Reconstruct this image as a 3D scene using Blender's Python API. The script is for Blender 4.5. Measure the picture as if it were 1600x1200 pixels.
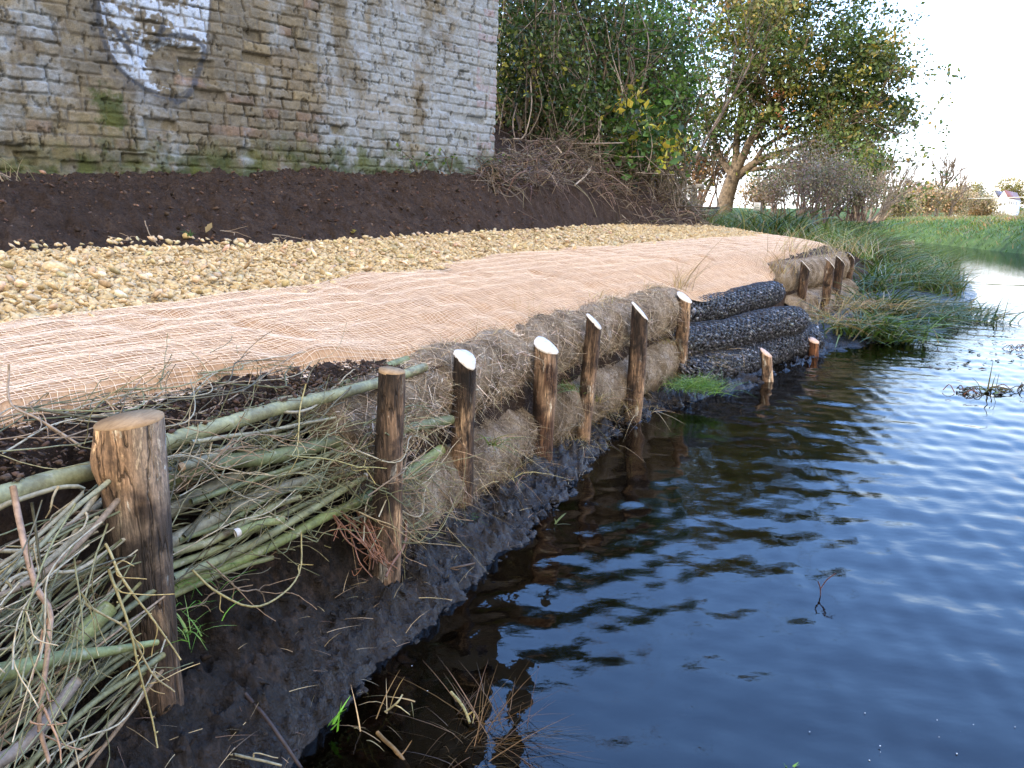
import bpy, bmesh, math
import numpy as np
from mathutils import Vector
for _o in list(bpy.data.objects): bpy.data.objects.remove(_o)
scene = bpy.context.scene
COL = scene.collection
# ---------------------------------------------------------------- camera, sky, sun, exposure
CAM_H = 1.08
PITCH = math.atan(255/1200)
cam_d = bpy.data.cameras.new('camera'); cam = bpy.data.objects.new('camera', cam_d); COL.objects.link(cam)
cam_d.sensor_width = 36; cam_d.lens = 27; cam_d.clip_start = .02; cam_d.clip_end = 3000
cam.location = (0, 0, CAM_H); cam.rotation_euler = (math.pi/2-PITCH, 0, 0)
scene.camera = cam
SUN_EL, SUN_AZ = math.radians(22), math.radians(250)       # azimuth clockwise from +Y: low, from behind the wall on the left
world = bpy.data.worlds.new('World'); scene.world = world; world.use_nodes = True
wn = world.node_tree; wn.nodes.clear()
sky = wn.nodes.new('ShaderNodeTexSky'); sky.sky_type = 'NISHITA'; sky.sun_disc = False
sky.sun_elevation = SUN_EL; sky.sun_rotation = SUN_AZ; sky.air_density = 1.0; sky.dust_density = 1.0; sky.ozone_density = 1.0
bg = wn.nodes.new('ShaderNodeBackground'); bg.inputs[1].default_value = .15
wo = wn.nodes.new('ShaderNodeOutputWorld')
def _wn(t, **kw):
    nd = wn.nodes.new(t)
    for k, v in kw.items(): setattr(nd, k, v)
    return nd
_tc = _wn('ShaderNodeTexCoord'); _mp = _wn('ShaderNodeMapping'); _mp.inputs['Scale'].default_value = (1, 1, 2.6); _mp.inputs['Location'].default_value = (.3, 1.7, .2)
_nz = _wn('ShaderNodeTexNoise'); _nz.inputs['Scale'].default_value = 2.1; _nz.inputs['Detail'].default_value = 7; _nz.inputs['Roughness'].default_value = .58; _nz.inputs['Distortion'].default_value = .5
_sx = _wn('ShaderNodeSeparateXYZ'); _el = _wn('ShaderNodeMapRange'); _el.inputs[1].default_value = .04; _el.inputs[2].default_value = .36; _el.inputs[3].default_value = .30; _el.inputs[4].default_value = -.02
_ad = _wn('ShaderNodeMath', operation='ADD'); _mr = _wn('ShaderNodeMapRange', interpolation_type='SMOOTHSTEP'); _mr.inputs[1].default_value = .46; _mr.inputs[2].default_value = .78
_mx = _wn('ShaderNodeMix', data_type='RGBA'); _mx.inputs[7].default_value = (8.0, 7.1, 6.2, 1)          # thin bright cloud, thicker towards the horizon
L_ = wn.links.new
L_(_tc.outputs['Generated'], _mp.inputs[0]); L_(_mp.outputs[0], _nz.inputs['Vector']); L_(_tc.outputs['Generated'], _sx.inputs[0]); L_(_sx.outputs[2], _el.inputs[0])
L_(_nz.outputs[0], _ad.inputs[0]); L_(_el.outputs[0], _ad.inputs[1]); 
_bk = _wn('ShaderNodeMapRange'); _bk.inputs[1].default_value = .30; _bk.inputs[2].default_value = -.35; _bk.inputs[3].default_value = -.17; _bk.inputs[4].default_value = .30  # more cloud added behind the camera, unseen, to warm the light below
_ad2 = _wn('ShaderNodeMath', operation='ADD'); L_(_sx.outputs[1], _bk.inputs[0]); L_(_ad.outputs[0], _ad2.inputs[0]); L_(_bk.outputs[0], _ad2.inputs[1])
L_(_ad2.outputs[0], _mr.inputs[0]); L_(_mr.outputs[0], _mx.inputs[0]); 
_ve = _wn('ShaderNodeValToRGB'); _ve.color_ramp.elements[0].position = .0; _ve.color_ramp.elements[0].color = (.76, .80, .88, 1); _ve.color_ramp.elements[1].position = .8; _ve.color_ramp.elements[1].color = (.33, .68, 1.55, 1)
_e2 = _ve.color_ramp.elements.new(.18); _e2.color = (.56, .75, 1.05, 1); _e3 = _ve.color_ramp.elements.new(.34); _e3.color = (.24, .50, 1.08, 1)
_vs = _wn('ShaderNodeVectorMath', operation='SCALE'); _vs.inputs[3].default_value = 10.; _vm = _wn('ShaderNodeMix', data_type='RGBA'); _vm.inputs[0].default_value = .72
L_(_sx.outputs[2], _ve.inputs[0]); L_(_ve.outputs[0], _vs.inputs[0]); L_(sky.outputs[0], _vm.inputs[6]); L_(_vs.outputs[0], _vm.inputs[7]); L_(_vm.outputs[2], _mx.inputs[6])
L_(_mx.outputs[2], bg.inputs[0]); L_(bg.outputs[0], wo.inputs[0])
sun_d = bpy.data.lights.new('sun', 'SUN'); sun = bpy.data.objects.new('sun', sun_d); COL.objects.link(sun)
sun_d.energy = 2.2; sun_d.angle = math.radians(.6); sun_d.color = (1, .87, .70)
_sv = Vector((math.sin(SUN_AZ)*math.cos(SUN_EL), math.cos(SUN_AZ)*math.cos(SUN_EL), math.sin(SUN_EL)))
sun.rotation_euler = _sv.to_track_quat('Z', 'Y').to_euler()
scene.view_settings.view_transform = 'Standard'; scene.view_settings.look = 'None'
scene.view_settings.exposure = 1.7; scene.view_settings.gamma = 1
scene.cycles.max_bounces = 8; scene.cycles.transparent_max_bounces = 12
scene.cycles.caustics_reflective = False; scene.cycles.caustics_refractive = False

# ---------------------------------------------------------------- helpers
R = np.random.default_rng(7)
ORG = {}
def norm(a):
    a = np.asarray(a, float); return a/np.maximum(np.linalg.norm(a, axis=-1, keepdims=True), 1e-9)
def survey(px, py, Y):                                       # a photo pixel's line of sight taken to the distance Y
    x = (px-800)/1200; y = (600-py)/1200; c, s = math.cos(PITCH), math.sin(PITCH)
    r = np.array([x, c+s*y, -s+c*y]); return np.array([0, 0, CAM_H])+r*(Y/r[1])
def survey_z(px, py, z):
    x = (px-800)/1200; y = (600-py)/1200; c, s = math.cos(PITCH), math.sin(PITCH)
    r = np.array([x, c+s*y, -s+c*y]); return np.array([0, 0, CAM_H])+r*((z-CAM_H)/r[2])
_T = np.random.default_rng(99).random(4096)
def vnoise(P, scale=1., seed=0):
    P = np.asarray(P, float)*scale+seed*17.31; i = np.floor(P).astype(np.int64); f = P-i; f = f*f*(3-2*f)
    out = 0
    for dx in (0, 1):
        for dy in (0, 1):
            for dz in (0, 1):
                h = ((i[..., 0]+dx)*73856093 ^ (i[..., 1]+dy)*19349663 ^ (i[..., 2]+dz)*83492791) & 0x7fffffff
                h = (h ^ (h >> 13))*1274126177 & 0x7fffffff; h = h ^ (h >> 9)
                w = (f[..., 0] if dx else 1-f[..., 0])*(f[..., 1] if dy else 1-f[..., 1])*(f[..., 2] if dz else 1-f[..., 2])
                out = out+w*_T[h & 4095]
    return out*2-1
def fbm(P, scale=1., oct=4, seed=0, gain=.5):
    o = 0; a = 1; t = 0
    for k in range(oct):
        o = o+a*vnoise(P, scale*2.03**k, seed+k*3.7); t += a; a *= gain
    return o/t
def xyz(x, y, z=0.): 
    x, y, z = np.broadcast_arrays(np.asarray(x, float), np.asarray(y, float), np.asarray(z, float)); return np.stack([x, y, z], -1)
def sstep(a, b, x):
    t = np.clip((np.asarray(x, float)-a)/(b-a), 0, 1); return t*t*(3-2*t)

class MB:
    def __init__(s): s.V = []; s.F = []; s.C = []; s.n = 0
    def add(s, V, F, c=None):
        V = np.asarray(V, float).reshape(-1, 3); s.V.append(V)
        for f in (F if isinstance(F, list) else [F]): s.F.append(np.asarray(f, np.int64)+s.n)
        c = np.array((1, 1, 1.)) if c is None else np.asarray(c, float)
        s.C.append(np.broadcast_to(c, (len(V), 3)) if c.ndim == 1 else c)
        s.n += len(V); return s
    def build(s, name, mat, parent=None, smooth=False, org=None):
        return mesh(name, np.vstack(s.V), s.F, mat, parent, np.vstack(s.C), smooth, org)
def mesh(name, V, F, mat, parent=None, col=None, smooth=False, org=None):
    V = np.asarray(V, float).reshape(-1, 3)
    if parent is not None: org = ORG[parent.name]
    elif org is None: org = np.array([V[:, 0].mean(), V[:, 1].mean(), V[:, 2].min()])
    me = bpy.data.meshes.new(name); me.vertices.add(len(V)); me.vertices.foreach_set('co', (V-org).astype(np.float32).ravel())
    F = [f for f in (F if isinstance(F, list) else [F]) if len(f)]
    li = np.concatenate([f.ravel() for f in F]); sz = np.concatenate([np.full(len(f), f.shape[1]) for f in F])
    st = np.r_[0, np.cumsum(sz)[:-1]]
    me.loops.add(len(li)); me.loops.foreach_set('vertex_index', li.astype(np.int32))
    me.polygons.add(len(sz)); me.polygons.foreach_set('loop_start', st.astype(np.int32)); me.polygons.foreach_set('loop_total', sz.astype(np.int32))
    if smooth: me.polygons.foreach_set('use_smooth', np.ones(len(sz), bool))
    me.update(calc_edges=True)
    if col is not None:
        a = me.attributes.new('col', 'FLOAT_COLOR', 'POINT')
        c = np.ones((len(V), 4), np.float32); c[:, :3] = col; a.data.foreach_set('color', c.ravel())
    me.materials.append(mat)
    o = bpy.data.objects.new(name, me); COL.objects.link(o)
    if parent is not None: o.parent = parent
    else: o.location = org
    ORG[o.name] = org; return o
def tag(o, label=None, cat=None, group=None, kind=None):
    if label: o['label'] = label
    if cat: o['category'] = cat
    if group: o['group'] = group
    if kind: o['kind'] = kind
    return o
def thing(name, label, cat, loc, group=None):
    o = bpy.data.objects.new(name, None); COL.objects.link(o); o.empty_display_size = .1
    o.location = loc; ORG[o.name] = np.asarray(loc, float); return tag(o, label, cat, group)
def grid_faces(nu, nv, closed_v=False):
    i = np.arange(nu-1)[:, None]; j = np.arange(nv if closed_v else nv-1)[None, :]; j2 = (j+1) % nv
    return np.stack([i*nv+j, (i+1)*nv+j, (i+1)*nv+j2, i*nv+j2], -1).reshape(-1, 4)
def tube(P, r, k=6, cap=True):
    P = np.asarray(P, float); n = len(P); r = np.broadcast_to(np.asarray(r, float), (n,))
    T = norm(np.gradient(P, axis=0)); ref = np.array([0, 0, 1.]) if abs(T[:, 2]).mean() < .8 else np.array([1., 0, 0])
    A = norm(np.cross(T, ref)); B = np.cross(T, A)
    a = np.arange(k)*2*np.pi/k
    V = P[:, None]+r[:, None, None]*(np.cos(a)[None, :, None]*A[:, None]+np.sin(a)[None, :, None]*B[:, None])
    F = [grid_faces(n, k, True)]
    if cap: F += [np.arange(k)[None, ::-1], ((n-1)*k+np.arange(k))[None]]
    return V.reshape(-1, 3), F
def spline(P, n):
    P = np.asarray(P, float)
    if len(P) == 2: return P[0]+(P[1]-P[0])*np.linspace(0, 1, n)[:, None]
    Q = np.vstack([2*P[0]-P[1], P, 2*P[-1]-P[-2]]); t = np.linspace(0, len(P)-1-1e-6, n); i = t.astype(int); f = (t-i)[:, None]
    a, b, c, d = Q[i], Q[i+1], Q[i+2], Q[i+3]
    return .5*(2*b+(c-a)*f+(2*a-5*b+4*c-d)*f**2+(3*b-a-3*c+d)*f**3)
def blades(base, direc, h, w, droop=.5, m=4, rng=R):          # curved tapering grass blades, one strip each
    base = np.asarray(base, float); n = len(base); h = np.broadcast_to(h, (n,)); w = np.broadcast_to(w, (n,)); droop = np.broadcast_to(droop, (n,))
    D = norm(direc); hor = D*np.array([1, 1, 0]); az = rng.random(n)*6.283
    hor = np.where(np.linalg.norm(hor, axis=1, keepdims=True) < .05, np.stack([np.cos(az), np.sin(az), 0*az], 1), hor); hor = norm(hor)
    side = norm(np.cross(hor, [0, 0, 1.])+.5*rng.normal(size=(n, 3)))
    t = np.linspace(0, 1, m+1)
    P = base[:, None]+h[:, None, None]*(t[None, :, None]*D[:, None]+droop[:, None, None]*(t**2)[None, :, None]*(hor*.75-np.array([0, 0, .55]))[:, None])
    ww = w[:, None]*np.clip(1.1-t**1.6, .06, 1)[None]
    V = np.stack([P-side[:, None]*ww[..., None]/2, P+side[:, None]*ww[..., None]/2], 2).reshape(n, -1, 3)
    k = 2*(m+1); q = np.array([[2*i, 2*i+1, 2*i+3, 2*i+2] for i in range(m)])
    F = (np.arange(n)[:, None, None]*k+q[None]).reshape(-1, 4)
    return V.reshape(-1, 3), F, k
def leaves(C, size, rng=R, up=.4, aspect=.6, nrm=None):      # folded four-point leaves
    n = len(C); size = np.broadcast_to(size, (n,))
    N_ = norm(rng.normal(size=(n, 3))+np.array([0, 0, up])) if nrm is None else norm(nrm)
    A = norm(np.cross(N_, rng.normal(size=(n, 3)))); B = np.cross(N_, A)
    s = size[:, None]
    V = np.stack([C-A*s*.5, C+B*s*.5*aspect+N_*s*.12, C+A*s*.5, C-B*s*.5*aspect+N_*s*.12], 1).reshape(-1, 3)
    F = np.arange(4*n).reshape(n, 4)[:, [0, 1, 2, 3]]
    F = np.concatenate([F[:, [0, 1, 2]], F[:, [0, 2, 3]]]); return V, F, 4
def percol(cols, k): return np.repeat(np.asarray(cols, float), k, axis=0)
def palette(n, cols, rng=R, p=None, var=.18):
    cols = np.asarray(cols, float); c = cols[rng.choice(len(cols), n, p=p)]
    return c*np.exp(rng.normal(size=(n, 1))*var)*np.exp(rng.normal(size=(n, 3))*var*.25)

# ---------------------------------------------------------------- materials
class M:
    def __init__(s, name):
        s.m = bpy.data.materials.new(name); s.m.use_nodes = True; s.t = s.m.node_tree; s.t.nodes.clear()
        s.out = s.n('ShaderNodeOutputMaterial'); s.pos = s.n('ShaderNodeNewGeometry').outputs['Position']
    def n(s, typ, **kw):
        nd = s.t.nodes.new(typ)
        for k, v in kw.items():
            if k.startswith('i_'): s.set(nd.inputs[int(k[2:]) if k[2:].isdigit() else k[2:].replace('_', ' ')], v)
            else: setattr(nd, k, v)
        return nd
    def set(s, sock, v):
        if isinstance(v, bpy.types.NodeSocket): s.t.links.new(v, sock)
        else: sock.default_value = (tuple(v)+(1,) if (isinstance(v, (tuple, list)) and len(v) == 3 and sock.type == 'RGBA') else v)
    def noise(s, scale, detail=4, rough=.55, vec=None, stretch=None, dist=0):
        vec = s.pos if vec is None else vec
        if stretch: vec = s.n('ShaderNodeVectorMath', operation='MULTIPLY', i_0=vec, i_1=stretch).outputs[0]
        return s.n('ShaderNodeTexNoise', i_Vector=vec, i_Scale=scale, i_Detail=detail, i_Roughness=rough, i_Distortion=dist).outputs[0]
    def vor(s, scale, feature='F1', out=0, vec=None): return s.n('ShaderNodeTexVoronoi', feature=feature, i_Vector=s.pos if vec is None else vec, i_Scale=scale).outputs[out]
    def ramp(s, f, *stops):
        r = s.n('ShaderNodeValToRGB', i_0=f); e = r.color_ramp.elements
        while len(e) < len(stops): e.new(.5)
        for a, (p, c) in zip(e, stops): a.position = p; a.color = tuple(c)+(1,) if len(c) == 3 else c
        return r.outputs[0]
    def rng(s, f, a, b, c=0, d=1): return s.n('ShaderNodeMapRange', i_0=f, i_1=a, i_2=b, i_3=c, i_4=d).outputs[0]
    def math(s, op, a, b=0.): return s.n('ShaderNodeMath', operation=op, i_0=a, i_1=b).outputs[0]
    def mix(s, f, a, b, mode='MIX'):
        nd = s.n('ShaderNodeMix', data_type='RGBA', blend_type=mode); s.set(nd.inputs[0], f); s.set(nd.inputs[6], a); s.set(nd.inputs[7], b); return nd.outputs[2]
    def attr(s): return s.n('ShaderNodeAttribute', attribute_name='col').outputs['Color']
    def bump(s, h, strength=.5, dist=.01, nrm=None):
        b = s.n('ShaderNodeBump', i_Strength=strength, i_Distance=dist, i_Height=h)
        if nrm is not None: s.set(b.inputs['Normal'], nrm)
        return b.outputs[0]
    def pbr(s, base, rough=.8, spec=.3, nrm=None, **kw):
        p = s.n('ShaderNodeBsdfPrincipled'); s.set(p.inputs['Base Color'], base); s.set(p.inputs['Roughness'], rough); s.set(p.inputs['Specular IOR Level'], spec)
        if nrm is not None: s.set(p.inputs['Normal'], nrm)
        for k, v in kw.items(): s.set(p.inputs[k.replace('_', ' ')], v)
        return p.outputs[0]
    def done(s, sh): s.set(s.out.inputs[0], sh); return s.m
def V3(c): return (c, c, c)

def m_attr(name, rough=.8, spec=.25, nscale=60, namt=.35, bscale=None, bstr=.5, bdist=.004):
    m = M(name); n = m.noise(nscale, 4); f = m.rng(n, .3, .7, 1-namt, 1+namt)
    c = m.mix(1., m.attr(), m.n('ShaderNodeCombineColor', i_0=f, i_1=f, i_2=f).outputs[0], 'MULTIPLY')
    nr = m.bump(m.noise(bscale, 4), bstr, bdist) if bscale else None
    return m.done(m.pbr(c, rough, spec, nr))
def m_leaf(name, rough=.5, trans=.3):
    m = M(name); a = m.attr(); p = m.pbr(a, rough, .35)
    tr = m.n('ShaderNodeBsdfTranslucent'); m.set(tr.inputs[0], m.mix(1., a, (1.3, 1.35, .7), 'MULTIPLY'))
    mx = m.n('ShaderNodeMixShader', i_0=trans); m.set(mx.inputs[1], p); m.set(mx.inputs[2], tr.outputs[0]); return m.done(mx.outputs[0])
MT = {}
MT['leaf'] = m_leaf('leaf'); MT['grass'] = m_leaf('grass blade', .45, .25)
MT['stone'] = m_attr('gravel stone', .85, .2, 90, .3, 220, .5, .003)
MT['straw'] = m_attr('dry fibre', .8, .2, 80, .2)
MT['bark'] = m_attr('twig bark', .6, .3, 120, .35, 160, .4, .002)
MT['string'] = m_attr('net string', .8, .2, 150, .15)
MT['paint'] = m_attr('painted surface', .6, .3, 30, .1)
MT['trunk'] = m_attr('tree bark', .85, .2, 12, .45, 25, .8, .03)

def mk_soil():
    m = M('dark soil'); a = m.noise(9, 6, .65); b = m.noise(70, 5, .7)
    a = m.math('ADD', a, m.math('MULTIPLY', m.math('SUBTRACT', m.noise(2.2, 4, .6), .5), .35))
    c = m.ramp(m.mix(.5, a, b), (.3, (.022, .015, .011)), (.52, (.060, .041, .031)), (.75, (.13, .095, .072)))
    sp = m.rng(m.vor(55), .06, .03, 0, 1); g = m.rng(m.noise(7), .52, .6, 0, 1)
    c = m.mix(m.math('MULTIPLY', sp, g), c, (.16, .12, .085))
    h = m.math('ADD', m.math('MULTIPLY', m.noise(34, 8, .78), 1.), m.math('MULTIPLY', m.vor(60), -.35))
    return m.done(m.pbr(c, .95, .12, m.bump(h, 1., .05)))
MT['soil'] = mk_soil()
def mk_mud():
    m = M('wet mud'); a = m.noise(11, 6, .65); b = m.noise(60, 5, .65)
    c = m.ramp(m.mix(.5, a, b), (.36, (.003, .0023, .0018)), (.5, (.011, .0082, .0063)), (.66, (.046, .033, .025)))
    sz = m.n('ShaderNodeSeparateXYZ', i_0=m.pos).outputs[2]; lev = m.math('ADD', sz, m.math('MULTIPLY', m.math('SUBTRACT', m.noise(7, 5, .65), .5), .34))
    wet = m.rng(lev, .20, .02, 0, 1)                                    # soaked and slick near the water, crumbly above
    c = m.mix(m.math('MULTIPLY', wet, .55), c, (.006, .0052, .0048))
    h = m.math('ADD', m.noise(75, 7, .68), m.math('MULTIPLY', m.vor(120), -.22))
    return m.done(m.pbr(c, m.rng(wet, 0, 1, .80, .22), m.rng(wet, 0, 1, .14, .5), m.bump(h, .9, .018)))
MT['mud'] = mk_mud()
# ---------------------------------------------------------------- the edge of the bank, measured along (u) and inland (v)
_EP = np.array([(-1.75,-1.6),(-1.22,-.1),(-.95,.65),(-.70,1.33),(-.38,1.98),(-.14,2.57),(.13,3.2),(.37,3.66),(.68,4.2),(1.11,4.94),(2.0,6.4),(2.92,7.8),(4.05,9.4),(5.2,11.2),(6.6,13.8),(8.3,17.2),(10,21.5),(11,26.5),(10.6,33),(8,40)], float)
_C = spline(_EP, 1500); _L = np.r_[0, np.cumsum(np.linalg.norm(np.diff(_C, axis=0), axis=1))]
_L -= _L[np.argmin(np.linalg.norm(_C-_EP[3], axis=1))]
_Tn = np.gradient(_C, axis=0); _k = np.ones(121)/121
_Tn = norm(np.stack([np.convolve(np.pad(_Tn[:, j], 60, 'edge'), _k, 'valid') for j in (0, 1)], 1))
def EN(u):
    u = np.asarray(u, float); e = np.stack([np.interp(u, _L, _C[:, 0]), np.interp(u, _L, _C[:, 1])], -1)
    t = norm(np.stack([np.interp(u, _L, _Tn[:, 0]), np.interp(u, _L, _Tn[:, 1])], -1)); return e, np.stack([-t[..., 1], t[..., 0]], -1), t
def UVp(u, v, z=0.):
    e, n, t = EN(u); p = e+n*np.asarray(v, float)[..., None]; return xyz(p[..., 0], p[..., 1], z)
def tab(u, *pts): a = np.array(pts, float); return np.interp(u, a[:, 0], a[:, 1])
def net_lo(u): return tab(u, (-3,.30),(0,.30),(.5,.27),(.9,.20),(1.3,.15),(2,.14),(3.2,.13),(4,.13),(4.4,.06),(6.2,.0),(6.9,.12),(7.3,.33),(8.3,.38),(11.2,.62),(30,.6))
def net_hi(u): return tab(u, (-3,.84),(0,.88),(.8,.89),(1.5,.91),(2.5,1.02),(4,1.2),(6.4,1.25),(10.4,1.38),(30,1.4))
def foot_v(u): return tab(u, (-3,1.86),(2.3,1.86),(2.35,1.81),(4,1.95),(5.4,2.06),(8,2.34),(10,2.22),(30,2.3))
def G(u, v):                                                  # the worked ground above the revetment
    z = .64+.155*np.minimum(v, 2.4)
    z = z-.055*sstep(.55, .12, v)*sstep(.85, 1.25, u)
    dip = sstep(4.1, 4.6, u)*sstep(7.2, 6.7, u)
    z = z-dip*.07*np.clip(1-v/.5, 0, 1)
    return z-.1*sstep(10.8, 12.5, u)
def shore_v(u): return tab(u, (-3,-.5),(-.6,-.42),(-.15,-.31),(.36,-.17),(.7,-.165),(1.33,-.185),(1.9,-.2),(2.5,-.12),(3.2,-.06),(3.8,-.2),(4.4,-.40),(5,-.45),(6.0,-.62),(6.8,-.9),(7.6,-1.25),(8.6,-1.3),(9.5,-1.2),(11,-1.3),(13,-1.4),(40,-1.2))
def foot_z(u): return tab(u, (-3,.25),(0,.21),(.7,.15),(1.33,.10),(2.08,.065),(2.6,.04),(3.2,.02),(4.0,.06),(5,.05),(7,.10),(9,.12),(12,.25),(40,.3))
def mudz(u, v):
    sv = shore_v(u); fz = foot_z(u)
    up = fz*np.clip((v-sv)/(-sv), 0, 1)**.8
    up = up+sstep(0, .12, v)*.16*(1-sstep(1., 1.8, u))+sstep(.02, .5, v)*.45*sstep(10.5, 12, u)
    dn = np.minimum(v-sv, 0); return np.where(v > sv, up, np.maximum(dn*.42, -.55-.02*np.abs(dn)))
# ground sheet behind the revetment (soil under the path and the netting)
uu = np.concatenate([np.arange(-3, 5, .03), np.arange(5, 13, .06), np.arange(13, 46, .6)])
vv = np.concatenate([np.arange(.06, 2.6, .03), [2.8, 3.2, 4, 5, 6.5, 8]])
U, Vg = np.meshgrid(uu, vv, indexing='ij')
Z = G(U, Vg); P0 = UVp(U, Vg, 0*U)
Z = Z+(.022*fbm(P0, 9, 4, 1)+.012*fbm(P0, 40, 3, 2))*(1+.6*(Vg < .35))
Z = Z-.16*sstep(.36, .22, Vg)*sstep(.8, 1.0, uu)[:, None]; Z = np.where((Vg < .165) & (uu[:, None] < .98), .30, Z); Z[:, 0] -= .35
Z[:, -1] = .6
Z = np.where((uu[:, None] > 4.1) & (uu[:, None] < 7.1) & (Vg < .14), Z-.12, Z)
P0[..., 2] = Z
ground = mesh('ground', P0, grid_faces(len(uu), len(vv)), MT['soil'], smooth=True, org=np.zeros(3)); tag(ground, kind='structure')
# field further inland
us = np.linspace(-3, 44, 70); pl = UVp(us, np.full(70, 1.6), np.full(70, .55))
pl = np.vstack([pl, [[-500, 700, .55], [-500, -60, .55], [-60, -60, .55]]])
fld = mesh('field', pl, [np.arange(len(pl))[None]], MT['soil'], org=np.zeros(3)); tag(fld, kind='structure')
# mud shore running down under the water
uu = np.concatenate([np.arange(-1.2, -.3, .0125), np.arange(-.3, 1.6, .008), np.arange(1.6, 4.8, .0125), np.arange(4.8, 13, .04), np.arange(13, 46, .6)]); uu = np.r_[-3, -2, uu]
vv = np.concatenate([[-14, -9, -6, -4, -3, -2.4, -1.9], np.arange(-1.6, -.62, .05), np.arange(-.62, .17, .009)])
U, Vg = np.meshgrid(uu, vv, indexing='ij'); Z = mudz(U, Vg); P0 = UVp(U, Vg, Z)
near = sstep(-1.6, -.5, Vg)*sstep(9, 5, U)+.3
sv = shore_v(U); land = sstep(-.12, .02, Vg-sv)
P0[..., 2] += near*((.036*fbm(P0, 6, 3, 5)+.034*fbm(P0, 17, 4, 6)+.022*fbm(P0, 38, 3, 8)+.012*fbm(P0, 80, 2, 7))*(.35+.65*land)-.012)
cl = np.clip(fbm(P0, 30, 2, 21)-.18, 0, 1); P0[..., 2] += near*land*.05*cl
shore = mesh('mud_shore', P0, grid_faces(len(uu), len(vv)), MT['mud'], smooth=True, org=np.zeros(3)); tag(shore, kind='structure')

# ---------------------------------------------------------------- soil slope up to the wall and the embankment beside it
WS = 1.15; W0 = np.array([-2.56, 4.36])*WS; WD = np.array([.67, .743])/np.hypot(.67, .743); WN = np.array([WD[1], -WD[0]]); WL = 3.565*WS
def wallp(t): return W0+WD*t
st = []
for t, z in ((-16, 1.22), (-8, 1.25), (-4, 1.27), (-1.1, 1.325), (.5, 1.385), (1.6, 1.445), (2.7, 1.51), (WL-.15, 1.565)):
    p = wallp(t)-WN*.12
    st.append((p, z))
feet = [(-7, -3.3), (-5.6, -1), (-4.3, .9), tuple(UVp(.2, foot_v(.2))[:2]), tuple(UVp(1.6, foot_v(1.6))[:2]), tuple(UVp(2.75, foot_v(2.75))[:2]), tuple(UVp(4.1, foot_v(4.1))[:2]), tuple(UVp(5.4, foot_v(5.4))[:2])]
tops = [np.r_[p, z] for p, z in st]
for f, tp in (((UVp(6.7, foot_v(6.7))[:2]), (.62, 9.9, 2.0)), ((UVp(7.9, foot_v(7.9))[:2]), (1.55, 11.2, 1.82)), ((UVp(9.2, foot_v(9.2))[:2]), (2.35, 12.2, 1.52)), ((UVp(10.2, foot_v(10.2)-.02)[:2]), (2.95, 12.9, 1.28)), ((3.05, 12.1), (3.1, 13.3, 1.15)), ((3.2, 13.2), (2.9, 14, 1.2))):
    feet.append(tuple(f)); tops.append(np.array(tp))
feet = np.array([(x, y, .93) for x, y in feet]); tops = np.array(tops)
_acc = np.r_[0, np.cumsum(np.linalg.norm(np.diff(feet[:, :2], axis=0), axis=1))]; _acc /= _acc[-1]
tt = np.r_[np.linspace(0, _acc[2], 60), np.linspace(_acc[2], _acc[9], 800)[1:], np.linspace(_acc[9], 1, 120)[1:]]; n = len(tt)
TI = lambda k: int(np.argmin(np.abs(tt-_acc[k])))
fi = np.stack([np.interp(tt, _acc, feet[:, k]) for k in range(3)], 1); ti = np.stack([np.interp(tt, _acc, tops[:, k]) for k in range(3)], 1)
right = sstep(_acc[7], _acc[8], tt)[:, None]
crest = ti+np.c_[-.9*right[:, 0], 1.6*right[:, 0]+.02, .95*right[:, 0]]
crest2 = crest+np.c_[-2.2*right[:, 0], 3.2*right[:, 0]+.02, 1.1*right[:, 0]]
s = np.linspace(-.12, 1, 62); prof = np.clip(s, None, 1)
z_s = np.sin(np.clip(s, -.2, 1)*1.45)/np.sin(1.45)
rows = fi[:, None]+(ti-fi)[:, None]*np.stack([prof, prof, z_s], -1)[None]
rows = np.concatenate([rows]+[(ti+(crest-ti)*k)[:, None] for k in (.2, .4, .6, .8, 1)]+[crest2[:, None]], 1)
lump = sstep(0, .1, np.r_[s, np.ones(6)])[None]*1.
rows[..., 2] += (.045*fbm(rows, 4, 3, 11)+.045*fbm(rows, 15, 4, 12)+.016*fbm(rows, 45, 3, 13))*(.3+lump)
slope = mesh('soil_slope', rows, grid_faces(n, rows.shape[1])[:, ::-1], MT['soil'], smooth=True, org=np.zeros(3)); tag(slope, kind='structure')
SLOPE = rows
def slope_pt(i, j): return SLOPE[np.clip(i, 0, n-1), np.clip(j, 0, SLOPE.shape[1]-1)]

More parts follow.
